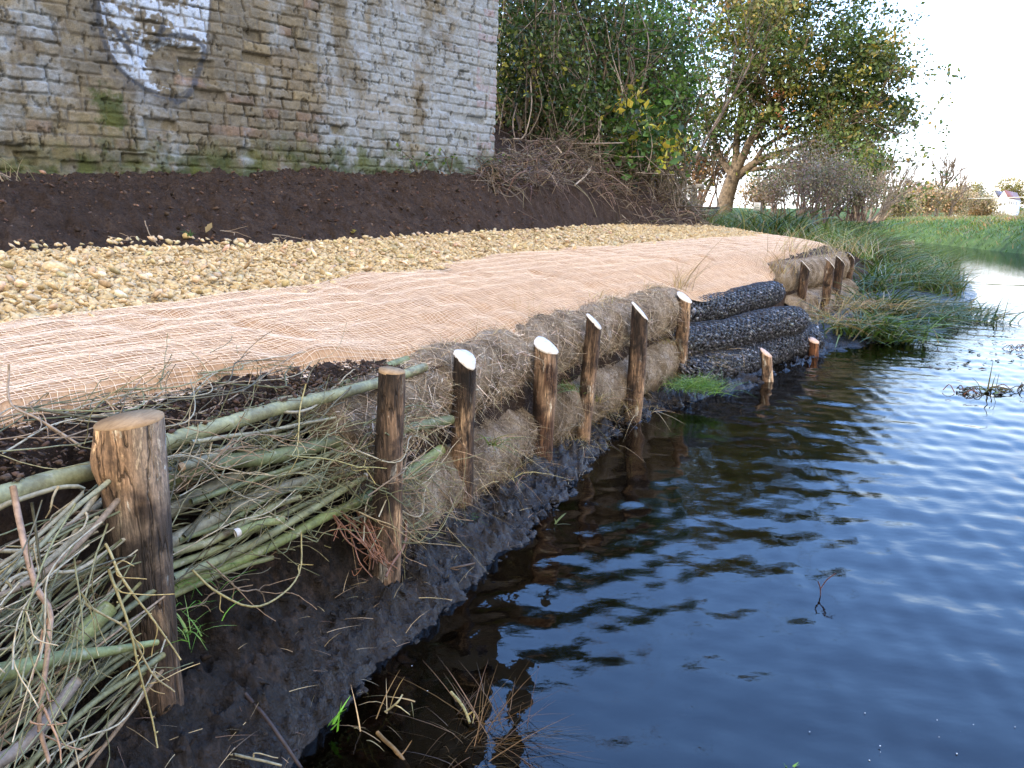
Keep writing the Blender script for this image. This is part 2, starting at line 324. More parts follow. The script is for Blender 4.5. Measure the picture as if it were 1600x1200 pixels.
# ---------------------------------------------------------------- river
rr = np.concatenate([np.geomspace(.5, 16, 560), np.geomspace(16.4, 500, 70)]); aa = np.radians(np.linspace(-62, 58, 620))
Rr, Aa = np.meshgrid(rr, aa, indexing='ij'); X, Y = Rr*np.sin(Aa), Rr*np.cos(Aa)-.3
def ripples(X, Y):
    P = xyz(X, Y, 0.); wx = .35*fbm(P, .9, 2, 31); wy = .35*fbm(P, .9, 2, 32); h = 0
    r_ = np.random.default_rng(5)
    for lam, amp, th, sp in ((.55, .0012, 70, 16), (.37, .0011, 85, 24), (.26, .0011, 58, 28), (.18, .0011, 92, 36), (.12, .0008, 50, 45), (.075, .00042, 75, 55)):
        for k in range(3):
            a = math.radians(th+r_.normal()*sp*1.2); q = 2*math.pi/(lam*(1+.12*r_.normal()))
            env = .55+.9*np.clip(vnoise(P, .55, 40+k+lam*10)+.25, 0, 1)
            h = h+amp*.62*env*np.sin(q*((X+wx*lam)*math.cos(a)+(Y+wy*lam)*math.sin(a))+6.28*r_.random())
    d = np.hypot(X-.4, Y-.2); h = h+.0016*np.sin(2*math.pi*d/.27+2.2*fbm(P, 1.3, 2, 35))*np.exp(-((d-2.2)/1.6)**2)
    return h+.0026*fbm(P, 3.4, 4, 33)
Zw = ripples(X, Y)*np.clip(14/np.maximum(Rr, 14), .25, 1)
def mk_water():
    m = M('river water'); nr = m.bump(m.noise(26, 2, .5, stretch=(1, 1.6, 1)), .06, .01)
    fr = m.n('ShaderNodeFresnel', i_IOR=1.42, i_Normal=nr).outputs[0]
    gl = m.n('ShaderNodeBsdfGlossy', i_Roughness=.015, i_Normal=nr); tr = m.n('ShaderNodeBsdfTransparent'); m.set(tr.inputs[0], (.24, .19, .13))
    mx = m.n('ShaderNodeMixShader', i_0=fr); m.set(mx.inputs[1], tr.outputs[0]); m.set(mx.inputs[2], gl.outputs[0]); return m.done(mx.outputs[0])
MT['water'] = mk_water()
water = mesh('river_water', xyz(X, Y, Zw), grid_faces(len(rr), len(aa))[:, ::-1], MT['water'], smooth=True, org=np.zeros(3)); tag(water, kind='structure')
def mk_bed():
    m = M('river bed'); c = m.ramp(m.noise(6, 5, .6), (.3, (.006, .006, .006)), (.7, (.03, .024, .018))); return m.done(m.pbr(c, .9, .2))
bed = mesh('river_bed', np.array([(-400, -300, -1.2), (600, -300, -1.2), (600, 700, -1.2), (-400, 700, -1.2)], float), np.array([[0, 1, 2, 3]]), mk_bed(), org=np.zeros(3)); tag(bed, kind='structure')

# ---------------------------------------------------------------- far bank
sh = np.array([(9, -40), (11, -8), (13, 8), (15, 17), (17, 25.8), (19.2, 33.5), (21, 41), (21.5, 50), (17, 60), (5, 72), (-20, 85), (-80, 100)], float)
shs = spline(sh, 160); tn = norm(np.gradient(shs, axis=0)); nr_ = np.stack([tn[:, 1], -tn[:, 0]], 1)
prof_ = [(-3, -1.3), (-.3, -.3), (0, .06), (.25, .38), (.8, .62), (1.6, .92), (2.6, 1.16), (3.6, 1.22), (6, 1.12), (14, 1.0), (40, .95)]
rows = [np.c_[shs+nr_*d, np.full(160, z)] for d, z in prof_]
rows.append(np.c_[norm(shs-np.array([0, 10]))*1500+nr_*200, np.full(160, .9)])
rows = np.array(rows).transpose(1, 0, 2); rows[:, 2:8, 2] += .12*fbm(rows[:, 2:8], .8, 3, 50)
def mk_turf():
    m = M('rough turf'); c = m.ramp(m.noise(1.6, 5, .6), (.3, (.035, .05, .012)), (.55, (.06, .10, .02)), (.75, (.13, .12, .045))); return m.done(m.pbr(c, .9, .15, m.bump(m.noise(9, 5), .8, .1)))
MT['turf'] = mk_turf()
fb = mesh('far_bank', rows, grid_faces(160, rows.shape[1])[:, ::-1], MT['turf'], smooth=True, org=np.zeros(3)); tag(fb, kind='structure')
FBS, FBN = shs, nr_
r2 = np.random.default_rng(12); n = 26000
k = r2.integers(30, 118, n); d = r2.random(n)**.8*4.2; zz = np.interp(d, [p[0] for p in prof_], [p[1] for p in prof_])
bp = np.c_[shs[k]+nr_[k]*d[:, None]+r2.normal(size=(n, 2))*.35, zz-.03]
dr = np.c_[r2.normal(size=(n, 2))*.35, np.ones(n)]
pat = fbm(bp, .35, 3, 8)
cg = np.where((d < 2.1)[:, None], palette(n, [(.07, .13, .02), (.05, .095, .018), (.10, .15, .025), (.18, .13, .05)], r2, [.4, .3, .2, .1]), palette(n, [(.12, .17, .035), (.09, .15, .03), (.2, .17, .08), (.16, .11, .06)], r2, [.4, .2, .25, .15]))
cg = np.where((pat > .22)[:, None], cg*np.array([1.5, 1.05, 1.2]), cg)
V_, F_, kk = blades(bp, dr, .14+.16*r2.random(n), .03, .5, 2, r2)
g = mesh('bank_grass', V_, F_, MT['grass'], col=percol(cg, kk), org=np.zeros(3)); tag(g, 'rough grass covering the far river bank', 'grass', kind='stuff')
# ---------------------------------------------------------------- brick wall with spalled bricks, lime stains, moss and old paint
COURSE = .077; BL = .236
def hsh(a, b=0, s=0):
    h = (np.asarray(a, np.int64)*7349 + np.asarray(b, np.int64)*9151 + s*3571 + 12345) & 0x7fffffff
    h = (h ^ (h >> 7))*1103515245 & 0x7fffffff; h = (h ^ (h >> 11))*69069 & 0x7fffffff; return ((h >> 8) & 4095)/4095.
WT0, WT1, WZ0, WZ1 = -1.7, WL, 1.15, 3.35
ta = np.linspace(WT0, WT1, 780); za = np.linspace(WZ0, WZ1, 330)
Tg, Zg = np.meshgrid(ta, za, indexing='ij')
def taper(z): return -.045*(1.6-z)                            # the end of the wall leans in towards its foot
P = xyz(Tg, Zg, 0.)
tw = Tg+.012*fbm(P, 5, 3, 1); zw = Zg+.010*fbm(P, 4, 3, 2)+.004*fbm(P, 25, 2, 3)
row = np.floor(zw/COURSE).astype(int); fz = zw/COURSE-row
odd = row % 2; ln = np.where((hsh(row, 0, 5) > .5), BL, BL*.62)    # rows of stretchers and rows of headers
xx = tw/ln+odd*.5+hsh(row, 1, 2); bi = np.floor(xx).astype(int); fx = xx-bi
ex = np.minimum(fx, 1-fx)*ln; ez = np.minimum(fz, 1-fz)*COURSE
jit = .008*fbm(P, 30, 4, 9, .65)
ed = np.minimum(ex, ez)+jit
face = sstep(.002, .011, ed)
b1, b2, b3, b4 = (hsh(row, bi, k) for k in (11, 12, 13, 14))
spall = np.where(b1 > .80, .005+.009*b2, 0)+np.where(b1 > .975, .03, 0)
chip = np.clip(fbm(P, 9, 3, 15)-.28, 0, 1)*.035
hgt = face*.007-spall*face-chip+.006*fbm(P, 24, 5, 16, .62)+.004*b3*face+.003*fbm(P, 110, 2, 17)
big = np.array([(.86, 2.18, .20, .085), (1.05, 2.12, .12, .08), (.55, 1.48, .09, .045), (-.1, 1.46, .06, .04)])
for bx, bz, bw, bh in big:
    hgt -= .035*sstep(1.1, .8, np.maximum(np.abs(tw-bx)/bw, np.abs(zw-bz)/bh))
cols = np.array([(.28, .225, .14), (.25, .205, .135), (.31, .25, .15), (.26, .21, .15), (.23, .20, .15), (.34, .28, .18), (.30, .19, .135)])
ci = np.minimum((b4*6.45).astype(int), 6); c = cols[ci]*(.82+.32*b2[..., None]); gr = sstep(-.25, .45, fbm(P, 5, 5, 60, .65)); c = c+(np.array([.21, .20, .175])-c)*(.35+gr*.55)[..., None]
c = np.where((tw > WL-.26)[..., None] & (hsh(row, bi, 19) > .55)[..., None], np.array([.30, .12, .085]), c)
c = c*(1+.5*fbm(P, 15, 5, 18, .65)+.3*fbm(P, 55, 3, 62))[..., None]
mort = np.array([.20, .175, .14])*(1+.4*fbm(P, 30, 3, 20))[..., None]
gone = sstep(.02, .28, fbm(P, 6, 4, 63))*(1-sstep(.001, .012, ed)); hgt = hgt-.012*gone; c = c*(1-.3*gone)[..., None]
mort = mort*(1-.62*gone)[..., None]
c = c*face[..., None]+mort*(1-face[..., None])
streak = fbm(xyz(Tg*3.2, Zg*.55, 0.), 1, 4, 22)
lime = sstep(-.16, .36, streak+.55*fbm(P, 7, 4, 23)+.30*sstep(.3, 3.6, Tg)-.15+.2*(fbm(P, 60, 2, 24)))
lime = np.maximum(lime*.85, sstep(.25, .02, np.abs(Tg-(WL-.12))+.3*fbm(P, 6, 3, 25))*.75)
c = c+(np.array([.52, .60, .70])-c)*(lime*(.3+.7*(fbm(P, 40, 3, 26)*.5+.5)))[..., None]
pale = sstep(.1, .5, fbm(P, 2.2, 3, 27))*.35
c = c+(np.array([.36, .29, .18])-c)*(pale*face)[..., None]
dark = sstep(.05, .5, fbm(xyz(Tg*1.6, Zg*.8, 0.), 1, 4, 28)); c = c*(1-.45*dark*sstep(1.2, -.8, Tg))[..., None]
base_z = np.interp(Tg, [-1.1, .5, 1.6, 2.7, WL], [1.325, 1.385, 1.445, 1.51, 1.565])
up_ = Zg-base_z
moss = sstep(.34, .0, up_+.30*fbm(P, 8, 5, 30, .62)+.02)*sstep(-.3, .25, fbm(P, 14, 4, 31)+.18)
m2 = sstep(.13, .05, np.hypot((Tg-.42)/1., (Zg-1.80)/1.2)+.16*fbm(P, 18, 5, 33, .65))*1.0
m3 = sstep(.1, .45, fbm(P, 5, 4, 34))*sstep(.55, .1, up_)*.5+sstep(.2, .5, fbm(P, 3, 3, 35))*sstep(.4, -1, Tg)*.45
moss = np.clip(np.maximum(np.maximum(moss, m2), m3), 0, 1)
mc = np.stack([.075+.05*fbm(P, 9, 2, 36), .10+.05*fbm(P, 9, 2, 36), .022+0*Tg], -1)
c = c+(mc-c)*(moss*.85)[..., None]; hgt += .006*moss*fbm(P, 80, 2, 37)
hole = sstep(.30, .42, fbm(xyz(Tg*1.9, Zg*.9, 0.), 15, 4, 71, .6)); hgt = hgt-.010*hole; c = c*(1-.5*hole)[..., None]
c = c*np.array([.60, .625, .64])
# painted white disc with blue-grey spray strokes, placed where the photograph has it
def onwall(px, py):
    a, b = survey(px, py, 1.)-np.array([0, 0, CAM_H]), None
    # ray (x,y) meets the wall plane
    k = np.dot(W0, WN)/np.dot(a[:2], WN); p = a*k; return np.dot(p[:2]-W0, WD), p[2]+CAM_H
def seg(pts):
    d = np.full(Tg.shape, 9.)
    q = [onwall(*p) for p in pts]
    if len(q) > 2: q = spline(np.c_[np.array(q), np.zeros(len(q))], len(q)*5)[:, :2]
    for (x0, z0), (x1, z1) in zip(q[:-1], q[1:]):
        vx, vz = x1-x0, z1-z0; t_ = np.clip(((Tg-x0)*vx+(Zg-z0)*vz)/(vx*vx+vz*vz+1e-9), 0, 1)
        d = np.minimum(d, np.hypot(Tg-x0-vx*t_, Zg-z0-vz*t_))
    return d
poly = np.array([onwall(*p) for p in ((150, -40), (158, 30), (170, 80), (190, 112), (222, 135), (262, 148), (300, 130), (318, 90), (322, 40), (328, -40))])
ins = np.zeros(Tg.shape, bool); j = len(poly)-1
for i in range(len(poly)):
    (xi, zi), (xj, zj) = poly[i], poly[j]
    ins ^= ((zi > Zg) != (zj > Zg)) & (Tg < (xj-xi)*(Zg-zi)/(zj-zi+1e-12)+xi); j = i
(g0, gz0), (g1, gz1) = onwall(160, 0), onwall(325, 150)
wear = fbm(P, 11, 4, 41)+.6*fbm(P, 45, 3, 42)
lower = sstep(.25, .75, (Tg-g0)/(g1-g0)) * sstep(.62, .25, (Zg-gz1)/(gz0-gz1))
white = ins*sstep(-.10, .16, wear+.10-.75*lower)*(1-.5*gone)*(face*.75+.25)*(1-m2)
c = c+(np.array([.42, .52, .68])-c)*(white*.88)[..., None]
ink = 0
for pts, w_, a_ in ((((150, -30), (150, 10), (155, 50), (170, 88), (195, 118), (235, 145), (268, 155)), .017, .85), (((268, 155), (300, 135), (316, 105), (322, 60), (328, -30)), .012, .55),
                    (((177, 45), (186, 62), (203, 84)), .016, .9), (((190, 50), (199, 66)), .013, .9), (((252, 42), (247, 60), (275, 56), (300, 62), (316, 78), (312, 110), (290, 150), (272, 160)), .020, .85),
                    (((247, 60), (246, 78)), .013, .7), (((240, 100), (252, 120)), .03, .25), (((155, 20), (160, 70), (185, 115), (225, 150)), .075, .32), (((268, 165), (240, 160)), .05, .3)):
    ink = np.maximum(ink, a_*sstep(w_*1.35, w_*.55, seg(pts)+.006*fbm(P, 50, 2, 44)))
c = c+(np.array([.045, .055, .075])-c)*(ink*(.55+.45*face))[..., None]
c = np.clip(c*.86, .012, .8)
xy = W0[None, None]+WD*(Tg+taper(Zg)*sstep(WL-1, WL, Tg))[..., None]+WN*(hgt+.02)[..., None]
Vw = np.concatenate([xy, Zg[..., None]], -1)
brick_wall = thing('brick_wall', 'tall weathered brick wall with white painted disc and mossy foot', 'wall', (*wallp(1.), 1.2))
def mk_brick():
    m = M('old brick'); n_ = m.noise(150, 5, .65); f = m.rng(n_, .3, .7, .72, 1.28)
    c_ = m.mix(1., m.attr(), m.n('ShaderNodeCombineColor', i_0=f, i_1=f, i_2=f).outputs[0], 'MULTIPLY')
    return m.done(m.pbr(c_, .9, .18, m.bump(m.noise(120, 5, .7), .6, .006)))
MT['brick'] = mk_brick()
mesh('brick_face', Vw, grid_faces(len(ta), len(za)), MT['brick'], brick_wall, c.reshape(-1, 3))
# the mass of the wall behind and above the face, running on to the left and turning back at its end
mb = MB()
def slab(t0, t1, z0, z1, d0, d1, colr):
    pts = []
    for z in (z0, z1):
        for t, d in ((t0, d0), (t1, d0), (t1, d1), (t0, d1)):
            q = wallp(t+(taper(z) if t > WL-.6 else 0))+WN*d; pts.append((q[0], q[1], z))
    F = np.array([[0, 1, 2, 3], [4, 7, 6, 5], [0, 4, 5, 1], [1, 5, 6, 2], [2, 6, 7, 3], [3, 7, 4, 0]]); mb.add(pts, F, colr)
slab(-20, WL-.002, .4, 8.5, -1.6, -.06, (.24, .2, .14)); slab(-20, WT0-.002, .5, 8.4, -.05, .02, (.24, .2, .14)); slab(WT0-.001, WL+.07, WZ1+.002, 8.4, -.05, .02, (.24, .2, .14))
mb.build('wall_core', MT['brick'], brick_wall)
# return of bricks at the end of the wall
mb = MB(); rq = np.random.default_rng(3)
for r_i in range(int(1.3/COURSE), int(WZ1/COURSE)+1):
    z = r_i*COURSE; o_ = rq.normal()*.006; d1 = -.05; l_ = .125 if r_i % 2 else .25
    for k_ in range(4):
        col_ = cols[rq.integers(0, 7)]*.9+np.array([.06, .06, .06])*rq.random(); t_ = WL+taper(z)
        a_, b_ = wallp(t_-.02), wallp(t_+.004+o_)
        d0_ = .016-k_*l_; d1_ = d0_-l_+.012
        q = [(*(a_+WN*d0_), z+.006), (*(b_+WN*d0_), z+.006), (*(b_+WN*d1_), z+.006), (*(a_+WN*d1_), z+.006)]; q += [(x, y, z+COURSE-.006) for x, y, _ in q]
        mb.add(q, np.array([[0, 3, 2, 1], [4, 5, 6, 7], [0, 1, 5, 4], [1, 2, 6, 5], [2, 3, 7, 6], [3, 0, 4, 7]]), col_)
mb.build('end_brickwork', MT['brick'], brick_wall)
# ---------------------------------------------------------------- gravel path: base sheet and the loose stones on it
def path_noise(P): return .009*fbm(P, 3, 3, 61)
uu = np.arange(-2.5, 12.3, .05); ss = np.linspace(0, 1, 60)
U, S = np.meshgrid(uu, ss, indexing='ij'); v0, v1 = net_hi(U)-.12, foot_v(U)+.03*vnoise(xyz(U*3, U*0), 1, 2)
Vv = v0+(v1-v0)*S; Z = G(U, Vv)+.014
P = UVp(U, Vv, Z); P[..., 2] += path_noise(P)+.008
def mk_gravel():
    m = M('gravel bed'); v = m.vor(34); c = m.ramp(m.vor(34, out=1), (.2, (.22, .15, .075)), (.8, (.38, .27, .14)))
    c = m.mix(m.rng(v, .35, .7, 0, .8), c, (.06, .04, .022)); return m.done(m.pbr(c, .9, .2, m.bump(m.math('MULTIPLY', v, -1.), .8, .02)))
MT['gravel_bed'] = mk_gravel()
gp = mesh('gravel_path', P, grid_faces(len(uu), len(ss)), MT['gravel_bed'], smooth=True, org=np.zeros(3)); tag(gp, kind='structure')
def ico(sub):
    bm = bmesh.new(); bmesh.ops.create_icosphere(bm, subdivisions=sub, radius=1); V = np.array([v.co[:] for v in bm.verts]); F = np.array([[v.index for v in f.verts] for f in bm.faces]); bm.free(); return V, F
ICO1, ICO2 = ico(1), ico(2)
def stones(C, size, rng, tpl, cols, flat=.7):
    V0, F0 = tpl; n = len(C); k = len(V0)
    Q = rng.normal(size=(n, 3, 3)); Q, _ = np.linalg.qr(Q)
    sc = size[:, None]*np.stack([1+.35*rng.random(n), .8+.35*rng.random(n), flat*(.75+.5*rng.random(n))], 1)
    W = V0[None]*(1+.16*rng.normal(size=(n, k, 1)))
    # knock flats into each stone
    for _ in range(6):
        d = norm(rng.normal(size=(n, 3))); p = np.einsum('nkd,nd->nk', W, d); W = W-np.maximum(p-.50, 0)[..., None]*d[:, None]
    tilt = .35*rng.normal(size=(n, 2)); W = W@Q
    W = W*sc[:, None]; W[..., 2] += W[..., 0]*tilt[:, :1]+W[..., 1]*tilt[:, 1:]
    V = (C[:, None]+W).reshape(-1, 3); F = (np.arange(n)[:, None, None]*k+F0[None]).reshape(-1, 3); return V, F, percol(cols, k)
rg = np.random.default_rng(21); mb = MB()
GC = [(.44, .34, .20), (.49, .385, .235), (.40, .305, .18), (.53, .43, .28), (.46, .37, .235), (.42, .33, .21)]
def gravel_zone(u0, u1, sp, tpl, lift=0., zone=(0, 1)):
    gu = np.arange(u0, u1, sp); out = []
    for u in gu:
        a, b = net_hi(u)-.05, foot_v(u)+.05; vs_ = np.arange(a+(b-a)*zone[0], a+(b-a)*zone[1], sp); out.append(np.c_[np.full(len(vs_), u), vs_])
    q = np.vstack(out); q = q+rg.normal(size=q.shape)*sp*.33; n_ = len(q)
    size = sp*.54*np.exp(.34*rg.normal(size=n_)); z = G(q[:, 0], q[:, 1])
    C = UVp(q[:, 0], q[:, 1], z); C[:, 2] += path_noise(C)+.022+lift+size*.1+.006*fbm(C, 14, 2, 3)
    V, F, c = stones(C, size, rg, tpl, palette(n_, np.array(GC)*[.98, .95, .85], rg, var=.06)); mb.add(V, F, c)
gravel_zone(-.6, 2.4, .0195, ICO2); gravel_zone(2.4, 4.6, .0200, ICO1); gravel_zone(4.6, 12.1, .028, ICO1)
n_ = 500; q = np.c_[rg.random(n_)*7, rg.random(n_)]; q[:, 1] = net_hi(q[:, 0])+(foot_v(q[:, 0])-net_hi(q[:, 0]))*q[:, 1]
C = UVp(q[:, 0], q[:, 1], G(q[:, 0], q[:, 1])+.05); C[:, 2] += path_noise(C); V, F, c = stones(C, .014+.010*rg.random(n_), rg, ICO1, palette(n_, GC, rg)); mb.add(V, F, c)
# a few that rolled on to the toe of the soil
n_ = 60; q = np.c_[.7+rg.random(n_)*1.5, np.zeros(n_)]; q[:, 1] = foot_v(q[:, 0])+.02+rg.random(n_)**2*.12
C = UVp(q[:, 0], q[:, 1], G(q[:, 0], q[:, 1])+.05); V, F, c = stones(C, .009+.014*rg.random(n_)**2, rg, ICO1, palette(n_, GC, rg)); mb.add(V, F, c)
tag(mb.build('gravel', MT['stone'], org=np.zeros(3)), 'loose buff gravel stones spread over the path', 'gravel', kind='stuff')

# ---------------------------------------------------------------- coir mat pegged along the edge, with its open string net
def mat_z(u, v, P):
    w = (v-net_lo(u))/np.maximum(net_hi(u)-net_lo(u), .1)
    ridge = .0026*np.sin(2*np.pi*(v*9+.5*fbm(P, 1.6, 3, 70)))+.008*fbm(xyz(P[..., 0], P[..., 1])*np.array([1, 1, 1]), 4, 3, 71)
    hump = .02*np.exp(-((w-.16)/.16)**2)*(.6+.5*vnoise(P, 1.2, 5))*sstep(1.6, .8, u)
    dim = -.02*np.clip(fbm(P, 5, 2, 72)-.25, 0, 1)*3
    return G(u, v)+.034+ridge+hump*.55+dim+.012*np.sin(np.pi*np.clip(w, 0, 1))-.045*sstep(.06, -.02, w)-.0*u
net_th = thing('coir_matting', 'long pinkish coir mat under white string netting along the bank edge', 'netting', (*UVp(4, .7)[:2], .75))
uu = np.arange(-1.6, 12.0, .022); ss = np.linspace(0, 1, 64); U, S = np.meshgrid(uu, ss, indexing='ij')
edgen = .02*vnoise(xyz(U*4, U*0), 1, 8)*(1-S)+.03*vnoise(xyz(U*2.5, U*0+9), 1, 9)*S
Vv = net_lo(U)+(net_hi(U)-net_lo(U))*S+edgen; P = UVp(U, Vv, 0*U); P[..., 2] = mat_z(U, Vv, P)
def mk_mat():
    m = M('coir mat'); a = m.noise(14, 5, .6); f = m.noise(160, 4, .7, stretch=(1, 1, .3))
    c = m.ramp(m.mix(.55, a, f), (.32, (.23, .135, .068)), (.5, (.36, .225, .125)), (.68, (.49, .335, .20)))
    c = m.mix(m.rng(m.noise(3.1, 5, .6), .66, .74, 0, .7), c, (.16, .085, .045))
    return m.done(m.pbr(c, .95, .1, m.bump(f, .6, .006)))
mesh('fibre_mat', P, grid_faces(len(uu), len(ss)), mk_mat(), net_th, smooth=True)
rs = np.random.default_rng(4); mb = MB()
def strings(UU, VV, r, rng):                                  # many strings of equal length at once: (lines, points)
    P = UVp(UU, VV, 0*UU); P[..., 2] = mat_z(UU, VV, P)+.0035+.002*rng.random(P.shape[:2])
    T = norm(np.gradient(P, axis=1)); B = norm(np.cross(T, [0, 0, 1.])); N_ = np.cross(B, T)
    n_, m_ = UU.shape; ring = np.stack([P+r*a*B+r*b*N_ for a, b in ((1, -.3), (0, .9), (-1, -.3))], 2)
    i = np.arange(n_)[:, None, None]; j = np.arange(m_-1)[None, :, None]; k = np.arange(3)[None, None]; k2 = (k+1) % 3
    b0 = (i*m_+j)*3; F = np.stack([b0+k, b0+3+k, b0+3+k2, b0+k2], -1).reshape(-1, 4)
    c = np.array([.70, .545, .395])*(1+.12*rng.normal(size=(n_, m_, 1, 1)))*np.ones((1, 1, 3, 3))
    mb.add(ring.reshape(-1, 3), F, np.clip(c, 0, .95).reshape(-1, 3))
CELL = .024
nl = 76; u_ = np.arange(-1.4, 11.9, .03); UU = np.broadcast_to(u_, (nl, len(u_))).copy(); f_ = np.linspace(-.004, .995, nl)[:, None]
VV = net_lo(UU)+(net_hi(UU)-net_lo(UU))*f_+.02*vnoise(xyz(UU*4, UU*0), 1, 8)*(1-f_)+.03*vnoise(xyz(UU*2.5, UU*0+9), 1, 9)*f_
VV = VV+.006*vnoise(xyz(UU*16, f_*60), 1, 3)+.006*vnoise(xyz(UU*3, f_*20), 1, 4); strings(UU, VV, .0008, rs)
u_ = np.arange(-1.4, 11.9, .0195); nl = len(u_); f_ = np.broadcast_to(np.linspace(-.01, 1.0, 74), (nl, 74)); UU = np.broadcast_to(u_[:, None], (nl, 74))
UU = UU+.02*vnoise(xyz(f_*9, UU*2), 1, 5)+.006*vnoise(xyz(f_*46, UU*30), 1, 6)+.05*f_+.02*rs.normal(size=(nl, 1))*.3
VV = net_lo(UU)+(net_hi(UU)-net_lo(UU))*f_+.02*vnoise(xyz(UU*4, UU*0), 1, 8)*(1-f_)+.03*vnoise(xyz(UU*2.5, UU*0+9), 1, 9)*f_; strings(UU, VV, .0008, rs)
# hem bunched at the near edge
for q in range(5):
    u_ = np.arange(-1.4, 4.2, .03); UU = u_[None]; VV = net_lo(UU)-.004-.006*q+.008*vnoise(xyz(UU*9, UU*0+q*3), 1, 10)+.02*vnoise(xyz(UU*4, UU*0), 1, 8); strings(UU, VV, .0018, rs)
mb.build('string_net', MT['string'], net_th)
# torn holes and lumps seen on the mat: small stones and turf poking through
mb = MB(); n_ = 9000; q = np.c_[rs.random(n_)*11.5-1, rs.random(n_)]; Vq = net_lo(q[:, 0])+(net_hi(q[:, 0])-net_lo(q[:, 0]))*q[:, 1]; P = UVp(q[:, 0], Vq, 0*Vq); P[:, 2] = mat_z(q[:, 0], Vq, P)
V, F, k = blades(P, rs.normal(size=(n_, 3))*np.array([1, 1, .25])+[0, 0, .12], .02+.035*rs.random(n_), .0012, .3, 2, rs)
mb.add(V, F, percol(palette(n_, [(.55, .36, .2), (.40, .22, .11), (.65, .48, .3)], rs), k)); tag(mb.build('loose_fibre', MT['straw'], net_th), kind='stuff')
# ---------------------------------------------------------------- timber posts
def mk_post():
    m = M('weathered post'); a = m.noise(24, 8, .7, stretch=(1, 1, .22), dist=.6); b = m.noise(26, 6, .65, stretch=(1, 1, .4)); f = m.noise(150, 5, .65, stretch=(1, 1, .05))
    c = m.ramp(a, (.30, (.015, .011, .008)), (.41, (.050, .034, .023)), (.49, (.115, .076, .050)), (.545, (.060, .041, .028)), (.62, (.20, .14, .09)), (.76, (.33, .26, .18)))
    c = m.mix(m.rng(b, .60, .66, 0, .8), c, (.26, .25, .22)); c = m.mix(m.rng(m.noise(8, 5, .65), .50, .60, 0, .8), c, (.016, .011, .009))
    c = m.mix(1., c, m.attr(), 'MULTIPLY')
    cr = m.math('ABSOLUTE', m.math('SUBTRACT', m.noise(34, 4, .5, stretch=(1, 1, .10), dist=.3), .5)); c = m.mix(m.rng(cr, .012, .0, 0, .8), c, (.012, .009, .007))
    fl = m.rng(f, .32, .68, .5, 1.45); c = m.mix(1., c, m.n('ShaderNodeCombineColor', i_0=fl, i_1=fl, i_2=fl).outputs[0], 'MULTIPLY')
    return m.done(m.pbr(c, .72, .3, m.bump(m.math('ADD', m.math('ADD', f, m.math('MULTIPLY', a, 2.)), m.rng(cr, 0, .03, -1.2, 0)), .9, .008)))
MT['post'] = mk_post()
def mk_cut(name, c0, c1, cr):
    m = M(name); c = m.ramp(m.noise(70, 6, .7, stretch=(1, .25, 1)), (.3, c0), (.7, c1)); d = m.noise(25, 3, .5, stretch=(1, 1, 1), dist=1.5); c = m.mix(m.rng(d, .55, .7, 0, .5), c, cr); return m.done(m.pbr(c, .8, .2, m.bump(m.noise(120, 3), .4, .003)))
MT['cut_white'] = mk_cut('pale fresh cut', (.50, .47, .42), (.70, .68, .64), (.36, .31, .24)); MT['cut_tan'] = mk_cut('weathered cut', (.20, .13, .07), (.36, .25, .14), (.12, .08, .05)); MT['cut_rust'] = mk_cut('brown cut', (.42, .26, .17), (.6, .45, .34), (.3, .16, .09))
POSTS = {}
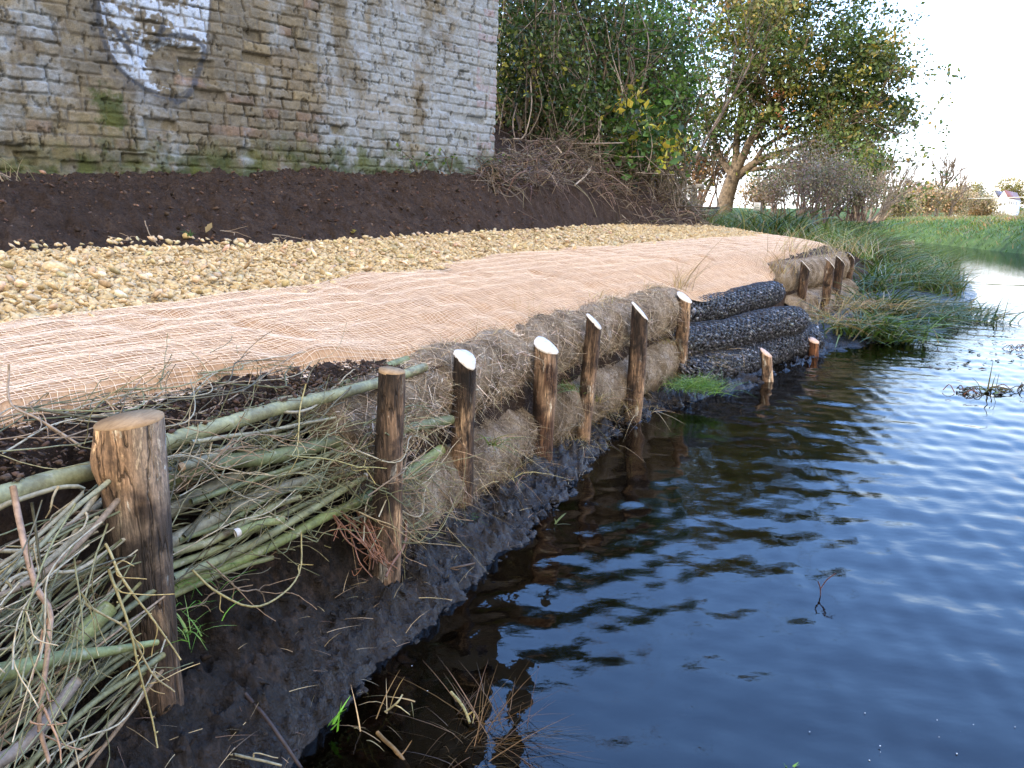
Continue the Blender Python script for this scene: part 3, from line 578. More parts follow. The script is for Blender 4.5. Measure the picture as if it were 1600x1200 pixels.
def post(key, top, bot, d_top, d_bot, zb, cut, label, slant=(0, 0), mat=None, tint=(1, 1, 1), split=None, bow=0.):
    """top, bot: photo pixels of the post's axis at its ends; zb: ground height at its foot"""
    B = survey_z(*bot, zb); T = survey(*top, B[1]); ax = norm(T-B); B0 = B-ax*.35
    rg_ = np.random.default_rng(abs(hash(key)) % 1000 if False else sum(map(ord, key)))
    nz, k = 46, 28; t = np.linspace(0, 1, nz); C = B0+(T-B0)*t[:, None]; a = np.arange(k)*2*np.pi/k
    A1 = norm(np.cross(ax, [0, 1., 0])); A2 = np.cross(ax, A1)      # A1 to the picture's right or left, A2 toward depth
    if A1[0] < 0: A1 = -A1
    r = (d_bot+(d_top-d_bot)*t)/2
    C = C+A1*(bow*np.sin(np.pi*t)*1)[:, None]
    rad = r[:, None]*(1+.05*np.cos(2*a+rg_.random()*6)+.035*np.cos(3*a+rg_.random()*6))[None]
    V = C[:, None]+rad[..., None]*(np.cos(a)[None, :, None]*A1+np.sin(a)[None, :, None]*A2)
    nn = norm(V-C[:, None]); P = V.copy(); P[..., 2] *= .35
    V = V+nn*((.0035*fbm(P, 22, 3, sum(map(ord, key)))+.007*fbm(V*np.array([1, 1, .6]), 7, 2, len(key)))*(d_top/.1))[..., None]
    if split is not None:                                           # a stub of a branch swelling the side near the top
        for (az, tz, am, sz) in split:
            dd = np.exp(-((np.angle(np.exp(1j*(a-az))))[None]/.5)**2-((t[:, None]-tz)/sz)**2); V = V+nn*(am*dd)[..., None]
    # top rings follow the slanting cut
    h = (T-B0)@ax; off = V-T; sx, sy = off@A1, off@A2
    lift = sx*slant[0]+sy*slant[1]+.0015*rg_.normal(size=sx.shape); w = sstep(.80, 1., t)[:, None]
    V = V+ax*(lift*w)[..., None]
    if 'white' in cut:
        jag = .003*np.sin(3*a+rg_.random()*6); V[-1] += jag[:, None]*norm(V[-1]-T)
    cap0 = V[-1].copy(); cen = cap0.mean(0); nn_ = norm(np.cross(cap0[0]-cen, cap0[k//4]-cen)); nn_ = nn_*np.sign(nn_@ax); cap0 = cap0-((cap0-cen)@nn_)[:, None]*nn_*.92; V[-1] = cap0
    th = thing('wooden_post', label, 'post', B)
    tn_ = np.ones((nz, k, 3))*np.array(tint); tn_[t > .9] *= .85
    pa = sstep(.05, .22, fbm(P, 10, 4, 7+len(label)))[..., None]; tn_ = tn_*(1-pa)+pa*np.array([2.9, 2.8, 2.6]); pb = sstep(.1, .25, fbm(P, 7, 4, 90+len(label)))[..., None]; tn_ = tn_*(1-.62*pb)
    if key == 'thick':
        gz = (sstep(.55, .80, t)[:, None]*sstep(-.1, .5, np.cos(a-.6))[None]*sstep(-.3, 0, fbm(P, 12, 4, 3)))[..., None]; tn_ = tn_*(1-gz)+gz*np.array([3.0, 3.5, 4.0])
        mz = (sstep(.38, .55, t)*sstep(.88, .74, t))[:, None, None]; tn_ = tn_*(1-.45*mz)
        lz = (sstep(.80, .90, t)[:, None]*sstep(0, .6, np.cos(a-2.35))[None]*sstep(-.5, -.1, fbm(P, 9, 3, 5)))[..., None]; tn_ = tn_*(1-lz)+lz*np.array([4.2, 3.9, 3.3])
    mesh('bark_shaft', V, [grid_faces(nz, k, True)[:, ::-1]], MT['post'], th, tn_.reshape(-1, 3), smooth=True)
    sc = np.full((k, 1), 1.0)
    if 'white' in cut: sc = sc+.03+(.04*np.sin(2*a+rg_.random()*6)+.035*np.sin(3*a+rg_.random()*6)+.012*rg_.normal(size=k))[:, None]
    rim = cen+(cap0-cen)*sc; cv = np.vstack([rim-nn_*.003, rim+nn_*.003]); fc = grid_faces(2, k, True)[:, ::-1]; fan = (k+np.arange(k))[None]
    mesh('cut_top', cv, [fc, fan], MT[cut], th)
    POSTS[key] = (B, T); return th, V, A1, A2, ax
GP = None
p1 = post('thick', (200, 657), (238, 1070), .110, .120, .2, 'cut_tan', 'thick brown post with flat sawn top, nearest and largest', (.10, -.03), split=((2.25, .925, .016, .05), (1.5, .62, .006, .035)))
post('second', (612, 580), (600, 885), .074, .094, .14, 'cut_tan', 'slim leaning post with flat top between brushwood and coir roll', (-.05, -.08))
post('white a', (727, 560), (720, 795), .082, .086, .09, 'cut_white', 'white topped stake just right of the brushwood ends', (-.55, -.42), tint=(.95, .9, .85))
post('white b', (853, 541), (846, 722), .094, .088, .05, 'cut_white', 'white topped dark stake standing at the joint of two coir rolls', (-.5, -.36), tint=(.8, .62, .52))
post('white c', (929, 503), (914, 690), .078, .062, .02, 'cut_white', 'slim white topped stake, third of the white topped row', (-.85, -.25), tint=(1.05, .95, .85), bow=-.01)
post('white d', (1000, 486), (985, 660), .088, .09, -.01, 'cut_white', 'forked looking grey and tan stake with white top, fourth in the row', (-.95, -.3), tint=(1, .95, .95), bow=.012)
post('white e', (1069, 465), (1063, 600), .092, .06, .03, 'cut_white', 'pale tan stake with white top at the end of the coir roll', (-.5, -.45), tint=(1.3, 1.25, 1.25))
post('rock a', (1197, 552), (1200, 600), .080, .078, -.02, 'cut_rust', 'short brown stake in the water before the middle of the rock rolls', (-.7, -.5), tint=(1.5, 1.0, .75))
post('rock b', (1271, 532), (1271, 560), .082, .08, -.02, 'cut_rust', 'short orange brown stake at the right end of the rock rolls', (-.25, -.5), tint=(1.6, 1.0, .7))
def farpost(key, px, py, z, label):
    B = survey_z(px, py, z); b = B.copy(); b[2] = .08
    v = b-np.array([0, 0, CAM_H]); c, s = math.cos(PITCH), math.sin(PITCH); d = c*v[1]-s*v[2]; bp = (800+1200*v[0]/d-3, 600-1200*(s*v[1]+c*v[2])/d)
    post(key, (px, py), bp, .095, .08, .08, 'cut_white', label, (-1.0, -.1), tint=(.7, .6, .52))
farpost('far a', 1258, 415, .64, 'white topped stake at the near end of the far coir roll')
farpost('far b', 1297, 412, .645, 'white topped stake, second along the far coir roll')
farpost('far c', 1313, 407, .65, 'small white topped stake third along the far coir roll')
farpost('far d', 1330, 401, .655, 'dark stake with white top, last on the far coir roll beside sedge')

# ---------------------------------------------------------------- coir rolls
def mk_coir():
    m = M('coir fibre'); a = m.noise(7, 5, .6); f = m.noise(95, 6, .8, dist=2.0)
    c = m.ramp(m.mix(.5, a, f), (.33, (.035, .025, .016)), (.46, (.14, .105, .07)), (.56, (.30, .24, .17)), (.68, (.52, .45, .35)))
    lime = m.rng(m.noise(4.4, 5, .65), .54, .64, 0, .7); c = m.mix(m.math('MULTIPLY', lime, m.rng(f, .4, .6)), c, (.45, .43, .40))
    return m.done(m.pbr(c, .95, .1, m.bump(f, .9, .014)))
MT['coir'] = mk_coir()
def roll_axis(u0, u1, v0, v1, z0, z1, n_):
    u = np.linspace(u0, u1, n_); P = UVp(u, np.linspace(v0, v1, n_), np.linspace(z0, z1, n_)); return P
def coir_roll(label, axis, rad, seed, nf=5000, tint=1., net=True, amp=1., green=.0):
    rg_ = np.random.default_rng(seed); n_ = len(axis); k = 56; T = norm(np.gradient(axis, axis=0)); B = norm(np.cross(T, [0, 0, 1.])); N_ = np.cross(B, T)
    a = np.arange(k)*2*np.pi/k; L_ = np.r_[0, np.cumsum(np.linalg.norm(np.diff(axis, axis=0), axis=1))]; e = np.minimum(L_, L_[-1]-L_)
    r = rad*(1-.45*np.exp(-(e/.035)**1.3))
    D = np.cos(a)[None, :, None]*B[:, None]+np.sin(a)[None, :, None]*N_[:, None]; V = axis[:, None]+r[:, None, None]*D
    sag = np.where(V[..., 2] < axis[:, None, 2], .93, 1.); V[..., 2] = axis[:, None, 2]+(V[..., 2]-axis[:, None, 2])*sag
    V = V+D*(amp*(.022*fbm(V, 4.5, 3, seed)+.020*fbm(V, 14, 3, seed+1)+.012*fbm(V, 50, 4, seed+2, .65)))[..., None]
    th = thing('coir_roll', label, 'coir roll', axis[0]*.5+axis[-1]*.5-[0, 0, rad], 'coir rolls staked along the bank')
    mesh('fibre_body', V, [grid_faces(n_, k, True), np.arange(k)[None, ::-1], ((n_-1)*k+np.arange(k))[None]], MT['coir'], th, smooth=True)
    i = rg_.integers(2, n_-2, nf); j = rg_.integers(0, k, nf); p = V[i, j]; d = D[i, j]
    dirs = rg_.normal(size=(nf, 3))+d*.35; h = .015+.06*rg_.random(nf)**2; nf_w = .0011+.0012*rg_.random(nf)**2
    vv_, F, kk = blades(p+d*.001, dirs, h, nf_w, .4, 3, rg_)
    c = palette(nf, [(.25, .185, .12), (.40, .32, .225), (.10, .07, .045), (.62, .54, .42)], rg_)*tint
    o = mesh('loose_fibre', vv_, F, MT['straw'], th, percol(c, kk)); tag(o, kind='stuff')
    if net:                                                         # knotted twine in a diamond pattern
        mb = MB(); turns = L_[-1]/.085
        for s_ in (1, -1):
            for w in range(11):
                m_ = int(L_[-1]/.012)+2; q = np.linspace(0, 1, m_); ang = (w/11+s_*q*turns/11*1.0)*2*np.pi+.08*rg_.normal()
                ii = q*(n_-1); i0 = np.clip(ii.astype(int), 0, n_-2); f = ii-i0; jj = (ang/(2*np.pi)*k) % k; j0 = jj.astype(int) % k
                Pt = V[i0, j0]*(1-f)[:, None]+V[i0+1, j0]*f[:, None]; Dt = D[i0, j0]; Pt = Pt+Dt*.004
                if m_ > 3:
                    kx = np.ones(3)/3; Pt = np.stack([np.convolve(np.pad(Pt[:, d_], 1, 'edge'), kx, 'valid') for d_ in range(3)], 1)
                tv, tf = tube(Pt, .0011, 4); mb.add(tv, tf, np.array([.34, .27, .19])*tint*(1+.3*rg_.random()))
        mb.build('twine_net', MT['straw'], th)
    return V, D
CR = {}
CR['ua'] = coir_roll('upper coir roll behind the first two white topped stakes', roll_axis(.62, 2.03, .19, .17, .49, .49, 90), .147, 3, 15000)
CR['ub'] = coir_roll('upper coir roll from the second white stake to the rock rolls', roll_axis(2.05, 4.24, .17, .16, .49, .50, 130), .147, 9, 17000)
CR['la'] = coir_roll('lower matted coir roll under the left upper roll, half in mud', roll_axis(.75, 2.1, .17, .17, .20, .17, 90), .168, 14, 13000, .62)
CR['lb'] = coir_roll('lower matted coir roll reaching from mud to the rock rolls', roll_axis(2.13, 4.34, .16, .16, .17, .19, 130), .168, 18, 14000, .66)
CR['uc'] = coir_roll('far coir roll with stakes beyond the rock rolls', roll_axis(7.02, 9.75, .24, .12, .49, .52, 120), .175, 23, 6000, .85)
CR['lc'] = coir_roll('low far coir roll hidden in dead grass beside the sedge', roll_axis(7.15, 9.6, .10, .02, .18, .22, 100), .175, 27, 4000, .8)

# ---------------------------------------------------------------- rock rolls in black net
def rock_roll(label, A, B, rad, seed):
    rg_ = np.random.default_rng(seed); n_ = 60; t = np.linspace(0, 1, n_)[:, None]; axis = A+(B-A)*t; axis[:, 2] += .012*np.sin(t[:, 0]*7+seed); T = norm(B-A); Bn = norm(np.cross(T, [0, 0, 1.])); N_ = np.cross(Bn, T); L_ = np.linalg.norm(B-A)
    th = thing('rock_roll', label, 'rock roll', (A+B)/2-[0, 0, rad], 'rock rolls stacked as steps'); mb = MB()
    ns = int(L_/.030); cc = []
    for i in range(ns):
        for a in np.arange(0, 2*np.pi, .030/rad):
            cc.append((i/ns, a+.3*rg_.normal()*.2))
    cc = np.array(cc); m_ = len(cc); e = np.minimum(cc[:, 0], 1-cc[:, 0])*L_; r = rad*(1+.13*vnoise(xyz(cc[:, 0]*9, cc[:, 1]*.6, seed*3.), 1, 5))*(1-.4*np.exp(-(e/.04)**1.5))*(1+.05*rg_.normal(size=m_))*(1-.16)
    C = A+(B-A)*cc[:, :1]+r[:, None]*(np.cos(cc[:, 1:])*Bn+np.sin(cc[:, 1:])*N_*.92); C[:, 2] += .012*np.sin(cc[:, 0]*7+seed)
    for en, sg_ in ((A, -1), (B, 1)):
        q_ = rg_.random((26, 2)); rr0 = rad*.62*np.sqrt(q_[:, 0]); C = np.vstack([C, en+rr0[:, None]*(np.cos(q_[:, 1:]*6.283)*Bn+np.sin(q_[:, 1:]*6.283)*N_)+T*sg_*.002]); m_ = len(C)
    V, F, c = stones(C, .0165*np.exp(.2*rg_.normal(size=m_)), rg_, ICO1, palette(m_, [(.045, .048, .055), (.085, .09, .10), (.025, .026, .03), (.17, .18, .20)], rg_)); mb.add(V, F, c)
    s_ = mb.build('stones', MT['rock'], th); tag(s_, kind='stuff')
    a = np.arange(24)*2*np.pi/24; cv, cf = tube(axis[3:-3], rad*.80, 16); mesh('packing', cv, cf, MT['blackcore'], th)
    mb = MB(); turns = L_/.06
    for sg in (1, -1):
        for w in range(16):
            q = np.linspace(0, 1, int(L_/.01)); ang = (w/16+sg*q*turns/16)*2*np.pi; e = np.minimum(q, 1-q)*L_; rr_ = rad*1.02*(1+.13*vnoise(xyz(q*9, (ang % (2*np.pi))*.6, seed*3.), 1, 5))*(1-.42*np.exp(-(e/.04)**1.5))+.004*vnoise(xyz(q*60, w*3., sg*1.), 1, seed)
            Pt = A+(B-A)*q[:, None]+rr_[:, None]*(np.cos(ang)[:, None]*Bn+.92*np.sin(ang)[:, None]*N_); Pt[:, 2] += .012*np.sin(q*7+seed)
            tv, tf = tube(Pt, .0026, 4); mb.add(tv, tf, (.018, .018, .02))
    mb.build('black_net', MT['blacknet'], th)
m = M('rock roll stone'); f = m.noise(60, 4); MT['rock'] = m.done(m.pbr(m.mix(1., m.attr(), m.ramp(f, (.3, V3(.7)), (.7, V3(1.4))), 'MULTIPLY'), .38, .5, m.bump(m.noise(150, 4), .5, .004)))
m = M('black core'); MT['blackcore'] = m.done(m.pbr((.015, .015, .016), .8, .2)); m = M('black net'); MT['blacknet'] = m.done(m.pbr((.014, .014, .016), .45, .4))
rock_roll('uppermost short rock roll in black net below the coir mat', survey_z(1030, 494, .45), survey_z(1210, 459, .46), .115, 1)
rock_roll('middle rock roll in black net forming the second step', survey_z(1045, 540, .27), survey_z(1248, 500, .28), .13, 2)
rock_roll('lowest rock roll in black net lying at the waterline', survey_z(1062, 588, .09), survey_z(1270, 528, .09), .135, 3)
# ---------------------------------------------------------------- willow poles and brushwood
def face_pt(px, py, v):                                        # line of sight met with the upright face v inland of the posts
    o = np.array([0, 0, CAM_H]); r = survey(px, py, 1.)-o; d = np.arange(.3, 11, .005); P = o+r*d[:, None]
    dd = np.linalg.norm(P[:, None, :2]-_C[None, ::3][:, :, :2], axis=2); i = dd.argmin(1); u = _L[::3][i]; e, n_, _ = EN(u); s_ = ((P[:, :2]-e)*n_).sum(1)
    k = np.argmax(s_ > v); assert s_[k] > v, (px, py, v); return P[k]
WC = [(.17, .19, .095), (.21, .22, .12), (.13, .155, .075), (.24, .23, .15), (.19, .17, .11)]
def mk_willow():
    m = M('willow bark'); a = m.noise(16, 5, .6); n_ = m.noise(110, 4, .6)
    c = m.mix(m.rng(a, .42, .62), m.attr(), m.mix(1., m.attr(), (.62, .60, .62), 'MULTIPLY')); c = m.mix(m.rng(m.noise(28, 4), .62, .68, 0, .6), c, (.30, .31, .24)); c = m.mix(m.rng(m.noise(9, 4, .7), .60, .66, 0, .7), c, (.075, .05, .03))
    f = m.rng(n_, .3, .7, .75, 1.25); c = m.mix(1., c, m.n('ShaderNodeCombineColor', i_0=f, i_1=f, i_2=f).outputs[0], 'MULTIPLY'); return m.done(m.pbr(c, .55, .35, m.bump(n_, .5, .003)))
MT['willow'] = mk_willow()
rw = np.random.default_rng(31)
def willow_pole(label, pix, v, d0, d1, cutend=False, col=None, bark_end=False):
    P = np.array([face_pt(x, y, vv_) for (x, y), vv_ in zip(pix, np.broadcast_to(v, (len(pix),)))]); Q = spline(P, 40); Q = Q+.004*np.stack([fbm(Q, 5, 2, k) for k in (1, 2, 3)], 1)
    r = np.linspace(d0, d1, 40)/2*(1+.05*fbm(Q, 14, 2, 4)); V, F = tube(Q, r, 18, cap=True); c = np.array(WC[rw.integers(0, 3)] if col is None else col)
    th = thing('willow_pole', label, 'pole', Q.mean(0), 'green willow poles of the brushwood')
    mesh('bark', V, F, MT['willow'], th, np.broadcast_to(c, (len(V), 3)), smooth=False)
    for i, on in ((0, cutend in ('start', 'both')), (-1, cutend in ('end', 'both'))):
        if on:
            ax = norm(Q[i]-Q[1 if i == 0 else -2]); ring = V[:18] if i == 0 else V[-18:]; cen = ring.mean(0); tip = ring+ax*np.linspace(0, d1*.9, 18)[:, None]*np.abs(np.sin(np.linspace(0, np.pi, 18)))[:, None]
            cv = np.vstack([cen+(ring-cen)*1.01-ax*.001, cen+(tip-cen)*.98+ax*.003, [cen+ax*d1*.35]]); fan = np.stack([18+np.arange(18), 18+np.roll(np.arange(18), -1), np.full(18, 36)], 1)
            mesh('cut_end', cv, [grid_faces(2, 18, True), fan], MT['cut_white'] if not bark_end else MT['cut_tan'], th)
willow_pole('long pale green pole topping the brushwood behind the slim post', ((175, 712), (262, 690), (430, 640), (590, 598), (664, 574)), .075, .038, .028)
willow_pole('short green pole lying behind the top of the slim post', ((505, 612), (570, 585), (636, 562)), .17, .030, .030, col=(.15, .17, .07))
willow_pole('thick bent green pole through the middle of the brushwood', ((230, 760), (262, 745), (350, 722), (440, 712), (545, 684), (640, 668), (705, 656)), (.065,)*5+(.05, .02), .038, .032)
willow_pole('grey green pole just under the thick bent one', ((240, 812), (290, 785), (372, 742)), .09, .034, .030, col=(.15, .15, .10))
willow_pole('grey pole slanting through the lower brushwood', ((260, 850), (320, 818), (430, 765), (500, 745)), .065, .030, .022, col=(.20, .205, .15))
willow_pole('green pole along the bottom edge of the brushwood', ((262, 922), (405, 862), (500, 812), (570, 778), (640, 736), (690, 702)), (.07, .05, .05, .06, .04, .0), .022, .034, col=(.17, .21, .08))
willow_pole('slim green pole with a pale chiselled end in the brushwood', ((270, 905), (390, 852), (480, 800), (570, 746)), .04, .020, .018, 'end', col=(.20, .22, .12))
willow_pole('stubby pole with a white chiselled end beside the thick post', ((440, 812), (410, 818), (372, 832)), .02, .020, .020, 'end', col=(.19, .22, .09))
willow_pole('small pole stub with a brown sawn end beside the thick post', ((360, 700), (320, 718), (286, 728)), .03, .017, .018, 'end', col=(.2, .21, .14), bark_end=True)
willow_pole('slim dark pole crossing just behind the thick post', ((262, 735), (300, 722), (330, 712)), .06, .014, .012, col=(.13, .13, .09))
willow_pole('thick green pole running left from the thick post', ((-120, 800), (0, 776), (80, 752), (165, 728)), .08, .036, .036)
willow_pole('low green pole ending in a white spike before the thick post', ((-110, 1065), (0, 1050), (90, 1030), (170, 1018), (246, 1004)), -.10, .034, .010, col=(.18, .22, .10))
willow_pole('short forked pole rising beside the foot of the thick post', ((100, 1030), (130, 990), (172, 948)), -.07, .028, .03, col=(.17, .21, .09))
willow_pole('grey dead pole lying low at the left', ((-60, 1215), (40, 1160), (122, 1062)), -.16, .022, .016, col=(.17, .15, .13))
for pix_, d_, c_ in ((((262, 885), (350, 850), (450, 800), (545, 752)), .017, 0), (((268, 862), (340, 838), (430, 790), (470, 775)), .020, 1), (((300, 782), (420, 742), (530, 700)), .014, 2), (((300, 690), (430, 672), (525, 652)), .011, 3), (((255, 935), (340, 897), (425, 868)), .017, 0), (((430, 745), (500, 715), (585, 672)), .015, 1), (((280, 842), (360, 812), (440, 770), (560, 735)), .012, 2)):
    P_ = np.array([face_pt(x, y, .055) for x, y in pix_]); Q_ = spline(P_, 30); Q_ = Q_+.006*np.stack([fbm(Q_, 6, 2, k+20) for k in (1, 2, 3)], 1); V_, F_ = tube(Q_, np.linspace(d_, d_*.7, 30)/2, 12)
    tag(mesh('willow_rod', V_, F_, MT['willow'], col=np.tile(np.array(WC[c_]), (len(V_), 1))), 'slim green rod laid along the brushwood between the two flat topped posts', 'rod', 'slim rods between the flat topped posts')
def twig(mb, P, r0, r1, col, rng, shoots=4, buds=0, sl=.14, wig=.01):
    n_ = max(12, int(np.linalg.norm(np.diff(P, axis=0), axis=1).sum()/.022)); Q = spline(P, n_); kx = rng.random()*50
    w = np.stack([fbm(Q+kx, 9, 3, k) for k in (1, 2, 3)], 1)*wig*np.minimum(1, np.linspace(0, 6, n_))[:, None]; Q = Q+w
    V, F = tube(Q, np.linspace(r0, r1, n_), 6); mb.add(V, F, np.array(col)*(.85+.3*rng.random()))
    T = norm(np.gradient(Q, axis=0))
    for _ in range(shoots):
        i = rng.integers(2, n_-2); d = norm(T[i]+rng.normal(size=3)*.42); L_ = sl*(.3+rng.random()); mid = Q[i]+d*L_*.5+rng.normal(size=3)*.008; end = Q[i]+d*L_+rng.normal(size=3)*.02
        q = spline(np.array([Q[i], mid, end]), 9); q = q+.005*np.stack([vnoise(q+kx, 30, k) for k in (1, 2, 3)], 1); V, F = tube(q, np.linspace(max(r1*.8, r0*.45), .0009, 9), 5); mb.add(V, F, np.array(col)*np.array([1.15, 1.05, .95])*(.8+.4*rng.random()))
    if buds:
        i = rng.integers(1, n_-1, buds); C = Q[i]+rng.normal(size=(buds, 3))*r0*.6; V, F, c = stones(C, np.full(buds, r0*.75), rng, ICO1, np.broadcast_to(np.array(col)*1.2, (buds, 3))); mb.add(V, F, c)
    return Q
TC = [(.18, .185, .11), (.145, .155, .085), (.10, .11, .06), (.28, .26, .19), (.19, .145, .10), (.08, .078, .052)]
def bundle(n_, label, group, gen, rng):
    for i in range(n_):
        P, r0, sh = gen(rng); mb = MB(); twig(mb, P, r0, max(.0012, r0*.4), TC[rng.integers(0, 6)], rng, sh)
        tag(mb.build('willow_branch', MT['bark'], smooth=True), label, 'branch', group)
def bay(rng):                                                    # packed between the two flat-topped posts
    thick = rng.random() < .42; u0 = -.02+rng.random()*.45; L_ = .25+.45*rng.random(); z0 = .30+.30*rng.random()-.04*u0; v = .185-.105*rng.random(); sl = rng.normal()*.09+.02
    k = 5; u = np.linspace(u0, min(u0+L_, .80), k); z = z0+sl*(u-u0)/.4+.018*rng.normal(size=k); z = np.clip(z, .27-.05*u, .645); vv_ = v+.022*rng.normal(size=k)
    return UVp(u, vv_, z), (.004+.004*rng.random() if thick else .0011+.0016*rng.random()), int(rng.integers(1, 5))
bundle(95, 'thin willow branch packed between the thick post and the slim post', 'brushwood between the two flat topped posts', bay, np.random.default_rng(41))
def front(rng):
    u0 = .02+rng.random()*.5; L_ = .12+.22*rng.random(); f = np.linspace(0, 1, 4); z0 = .34+.28*rng.random()
    return UVp(np.minimum(u0+L_*f, .74), .05-.05*rng.random()+.02*rng.normal(size=4), z0+.03*rng.normal(size=4)+.05*rng.normal()*f), .0010+.0010*rng.random(), 4
bundle(42, 'fine crooked twig straggling over the rods between the two flat topped posts', 'fine twigs over the rods', front, np.random.default_rng(47))
def leftbay(rng):
    thick = rng.random() < .2; u0 = .03-.1*rng.random(); L_ = .35+.5*rng.random(); z0 = .22+.38*rng.random(); v0 = .10-.16*rng.random(); k = 5; f = np.linspace(0, 1, k)
    u = u0-L_*f; z = z0+(rng.normal()*.07-.05)*f+.02*rng.normal(size=k)-.10*f**2*rng.random(); v = v0-(.14*rng.random())*f+.018*rng.normal(size=k)
    z = np.minimum(z, .63); return UVp(u, v, z), (.003+.0035*rng.random() if thick else .0009+.0015*rng.random()), int(rng.integers(1, 4))
bundle(115, 'thin willow branch packed left of the thick post', 'brushwood left of the thick post', leftbay, np.random.default_rng(42))
def droop(rng):
    x0 = 20+150*rng.random(); y0 = 780+160*rng.random(); x1 = x0-140*rng.random()-10; y1 = y0+120+260*rng.random(); xm = (x0+x1)/2+40*rng.normal(); ym = (y0+y1)/2+20*rng.normal()
    v = -.06-.1*rng.random(); return np.array([face_pt(x0, y0, v), face_pt(xm, ym, v-.04), face_pt(x1, y1, v-.08)]), .0011+.0016*rng.random(), 3
bundle(12, 'pale drooping twig hanging over the mud left of the thick post', 'twigs drooping at the lower left', droop, np.random.default_rng(43))
def ends(rng):
    u0 = .62+.1*rng.random(); L_ = .12+.28*rng.random(); z0 = .24+.36*rng.random(); v0 = .04-.10*rng.random(); f = np.linspace(0, 1, 4)
    return UVp(u0+L_*f, v0-.05*f*rng.random()+.02*rng.normal(size=4), z0-.10*f*rng.random()+.035*rng.normal(size=4)), .0013+.0014*rng.random(), 5
bundle(36, 'fine twig sticking out right of the slim post', 'twig ends across the near coir roll', ends, np.random.default_rng(44))
def topsoil(rng):
    u0 = -.3+.9*rng.random(); L_ = .15+.35*rng.random(); f = np.linspace(0, 1, 4); v = .12+.16*rng.random(); u = u0+L_*f
    vv_ = v+.05*rng.normal(size=4); return UVp(u, vv_, G(u, vv_)+.022+.02*rng.random(4)), .001+.0012*rng.random(), 3
bundle(26, 'dry twig lying on the soil strip below the coir mat', 'twigs on the soil strip', topsoil, np.random.default_rng(45))
def handtwig(label, pix, v, r0, r1, col, shoots=3, buds=0, sl=.05):
    P = np.array([face_pt(x, y, vv_) for (x, y), vv_ in zip(pix, np.broadcast_to(v, (len(pix),)))]); mb = MB(); twig(mb, P, r0, r1, col, rw, shoots, buds, sl, .006); tag(mb.build('willow_twig', MT['bark'], smooth=True), label, 'twig')
handtwig('budded twig hanging across the front of the thick post', ((165, 850), (190, 905), (240, 965), (284, 1028)), (-.05, -.10, -.12, -.13), .0026, .0014, (.30, .26, .13), 3, 9)
handtwig('long budded twig dangling below the thick post', ((170, 890), (196, 965), (222, 1065), (247, 1168)), (-.06, -.11, -.13, -.15), .0028, .0013, (.28, .25, .12), 2, 12)
handtwig('budded twig crossing low over the thick post foot', ((120, 935), (200, 985), (240, 1055), (272, 1082)), (-.08, -.11, -.13, -.14), .0024, .0013, (.30, .26, .15), 3, 8)
handtwig('pinkish grey twig bending down at the far left', ((20, 760), (48, 905), (78, 960), (70, 1060), (64, 1130), (78, 1195)), (-.05, -.12, -.15, -.17, -.18, -.19), .0048, .0028, (.27, .19, .14), 5, 0, .12)
handtwig('long pale rod arching over the left brushwood', ((-60, 830), (0, 792), (90, 762), (130, 770), (40, 850), (-40, 915)), (-.02, -.04, -.05, -.05, -.07, -.09), .0045, .003, (.22, .20, .13), 3)
handtwig('long rod slanting down from behind the thick post', ((170, 752), (110, 800), (30, 880), (-50, 950)), (-.02, -.05, -.08, -.1), .0046, .0035, (.20, .195, .12), 4)
handtwig('thin rod curving down from the brushwood over black mud', ((300, 890), (340, 925), (395, 948), (440, 930), (468, 890), (470, 830)), (.0, -.06, -.10, -.10, -.07, -.03), .0026, .0018, (.25, .22, .10), 2)
handtwig('thin yellowish twig crossing the brushwood', ((455, 712), (520, 720), (560, 730), (604, 734)), (-.01, -.03, -.05, -.07), .0019, .0012, (.30, .28, .12), 3)
handtwig('upright forked twig standing before the top pole', ((478, 600), (468, 640), (466, 690), (455, 712)), (.06, .05, .02, .0), .0022, .0012, (.28, .25, .12), 3)
handtwig('thin twig hanging from the slim post to the mud', ((560, 800), (610, 820), (650, 845), (720, 855)), (-.02, -.07, -.08, -.08), .0022, .0012, (.26, .2, .11), 2)
handtwig('forked grey twig standing on the coir mat at the left edge', ((14, 570), (18, 630), (60, 655), (125, 695)), (.30, .26, .2, .13), .0022, .0026, (.22, .17, .12), 2, 0, .09)
handtwig('small crooked twig standing behind the thick post', ((125, 612), (160, 622), (176, 640), (180, 664)), (.22, .2, .17, .12), .0013, .0018, (.28, .2, .12), 2, 0, .04)
handtwig('long thin twig lying up across the coir mat', ((300, 650), (370, 618), (450, 562), (530, 520)), (.14, .17, .24, .36), .002, .0012, (.24, .19, .13), 2, 0, .06)
# reddish roots round the foot of the slim post
for k in range(16):
    x0, y0 = 520+50*rw.random(), 790+30*rw.random(); x1, y1 = 575+55*rw.random(), 860+50*rw.random(); v = -.02-.04*rw.random(); mb = MB()
    twig(mb, np.array([face_pt(x0, y0, .03), face_pt((x0+x1)/2+12*rw.normal(), (y0+y1)/2+8*rw.normal(), v), face_pt(x1, y1, v-.04)]), .0018+.002*rw.random(), .0012, (.15, .075, .045), rw, 2, 0, .05)
    tag(mb.build('tree_root', MT['bark'], smooth=True), 'reddish root tangled at the foot of the slim post', 'root', 'roots at the slim post')
handtwig('thick bent root right of the slim post foot', ((634, 812), (632, 850), (615, 880), (604, 902)), (-.03, -.06, -.08, -.09), .0045, .0035, (.13, .07, .045), 1, 0, .03)
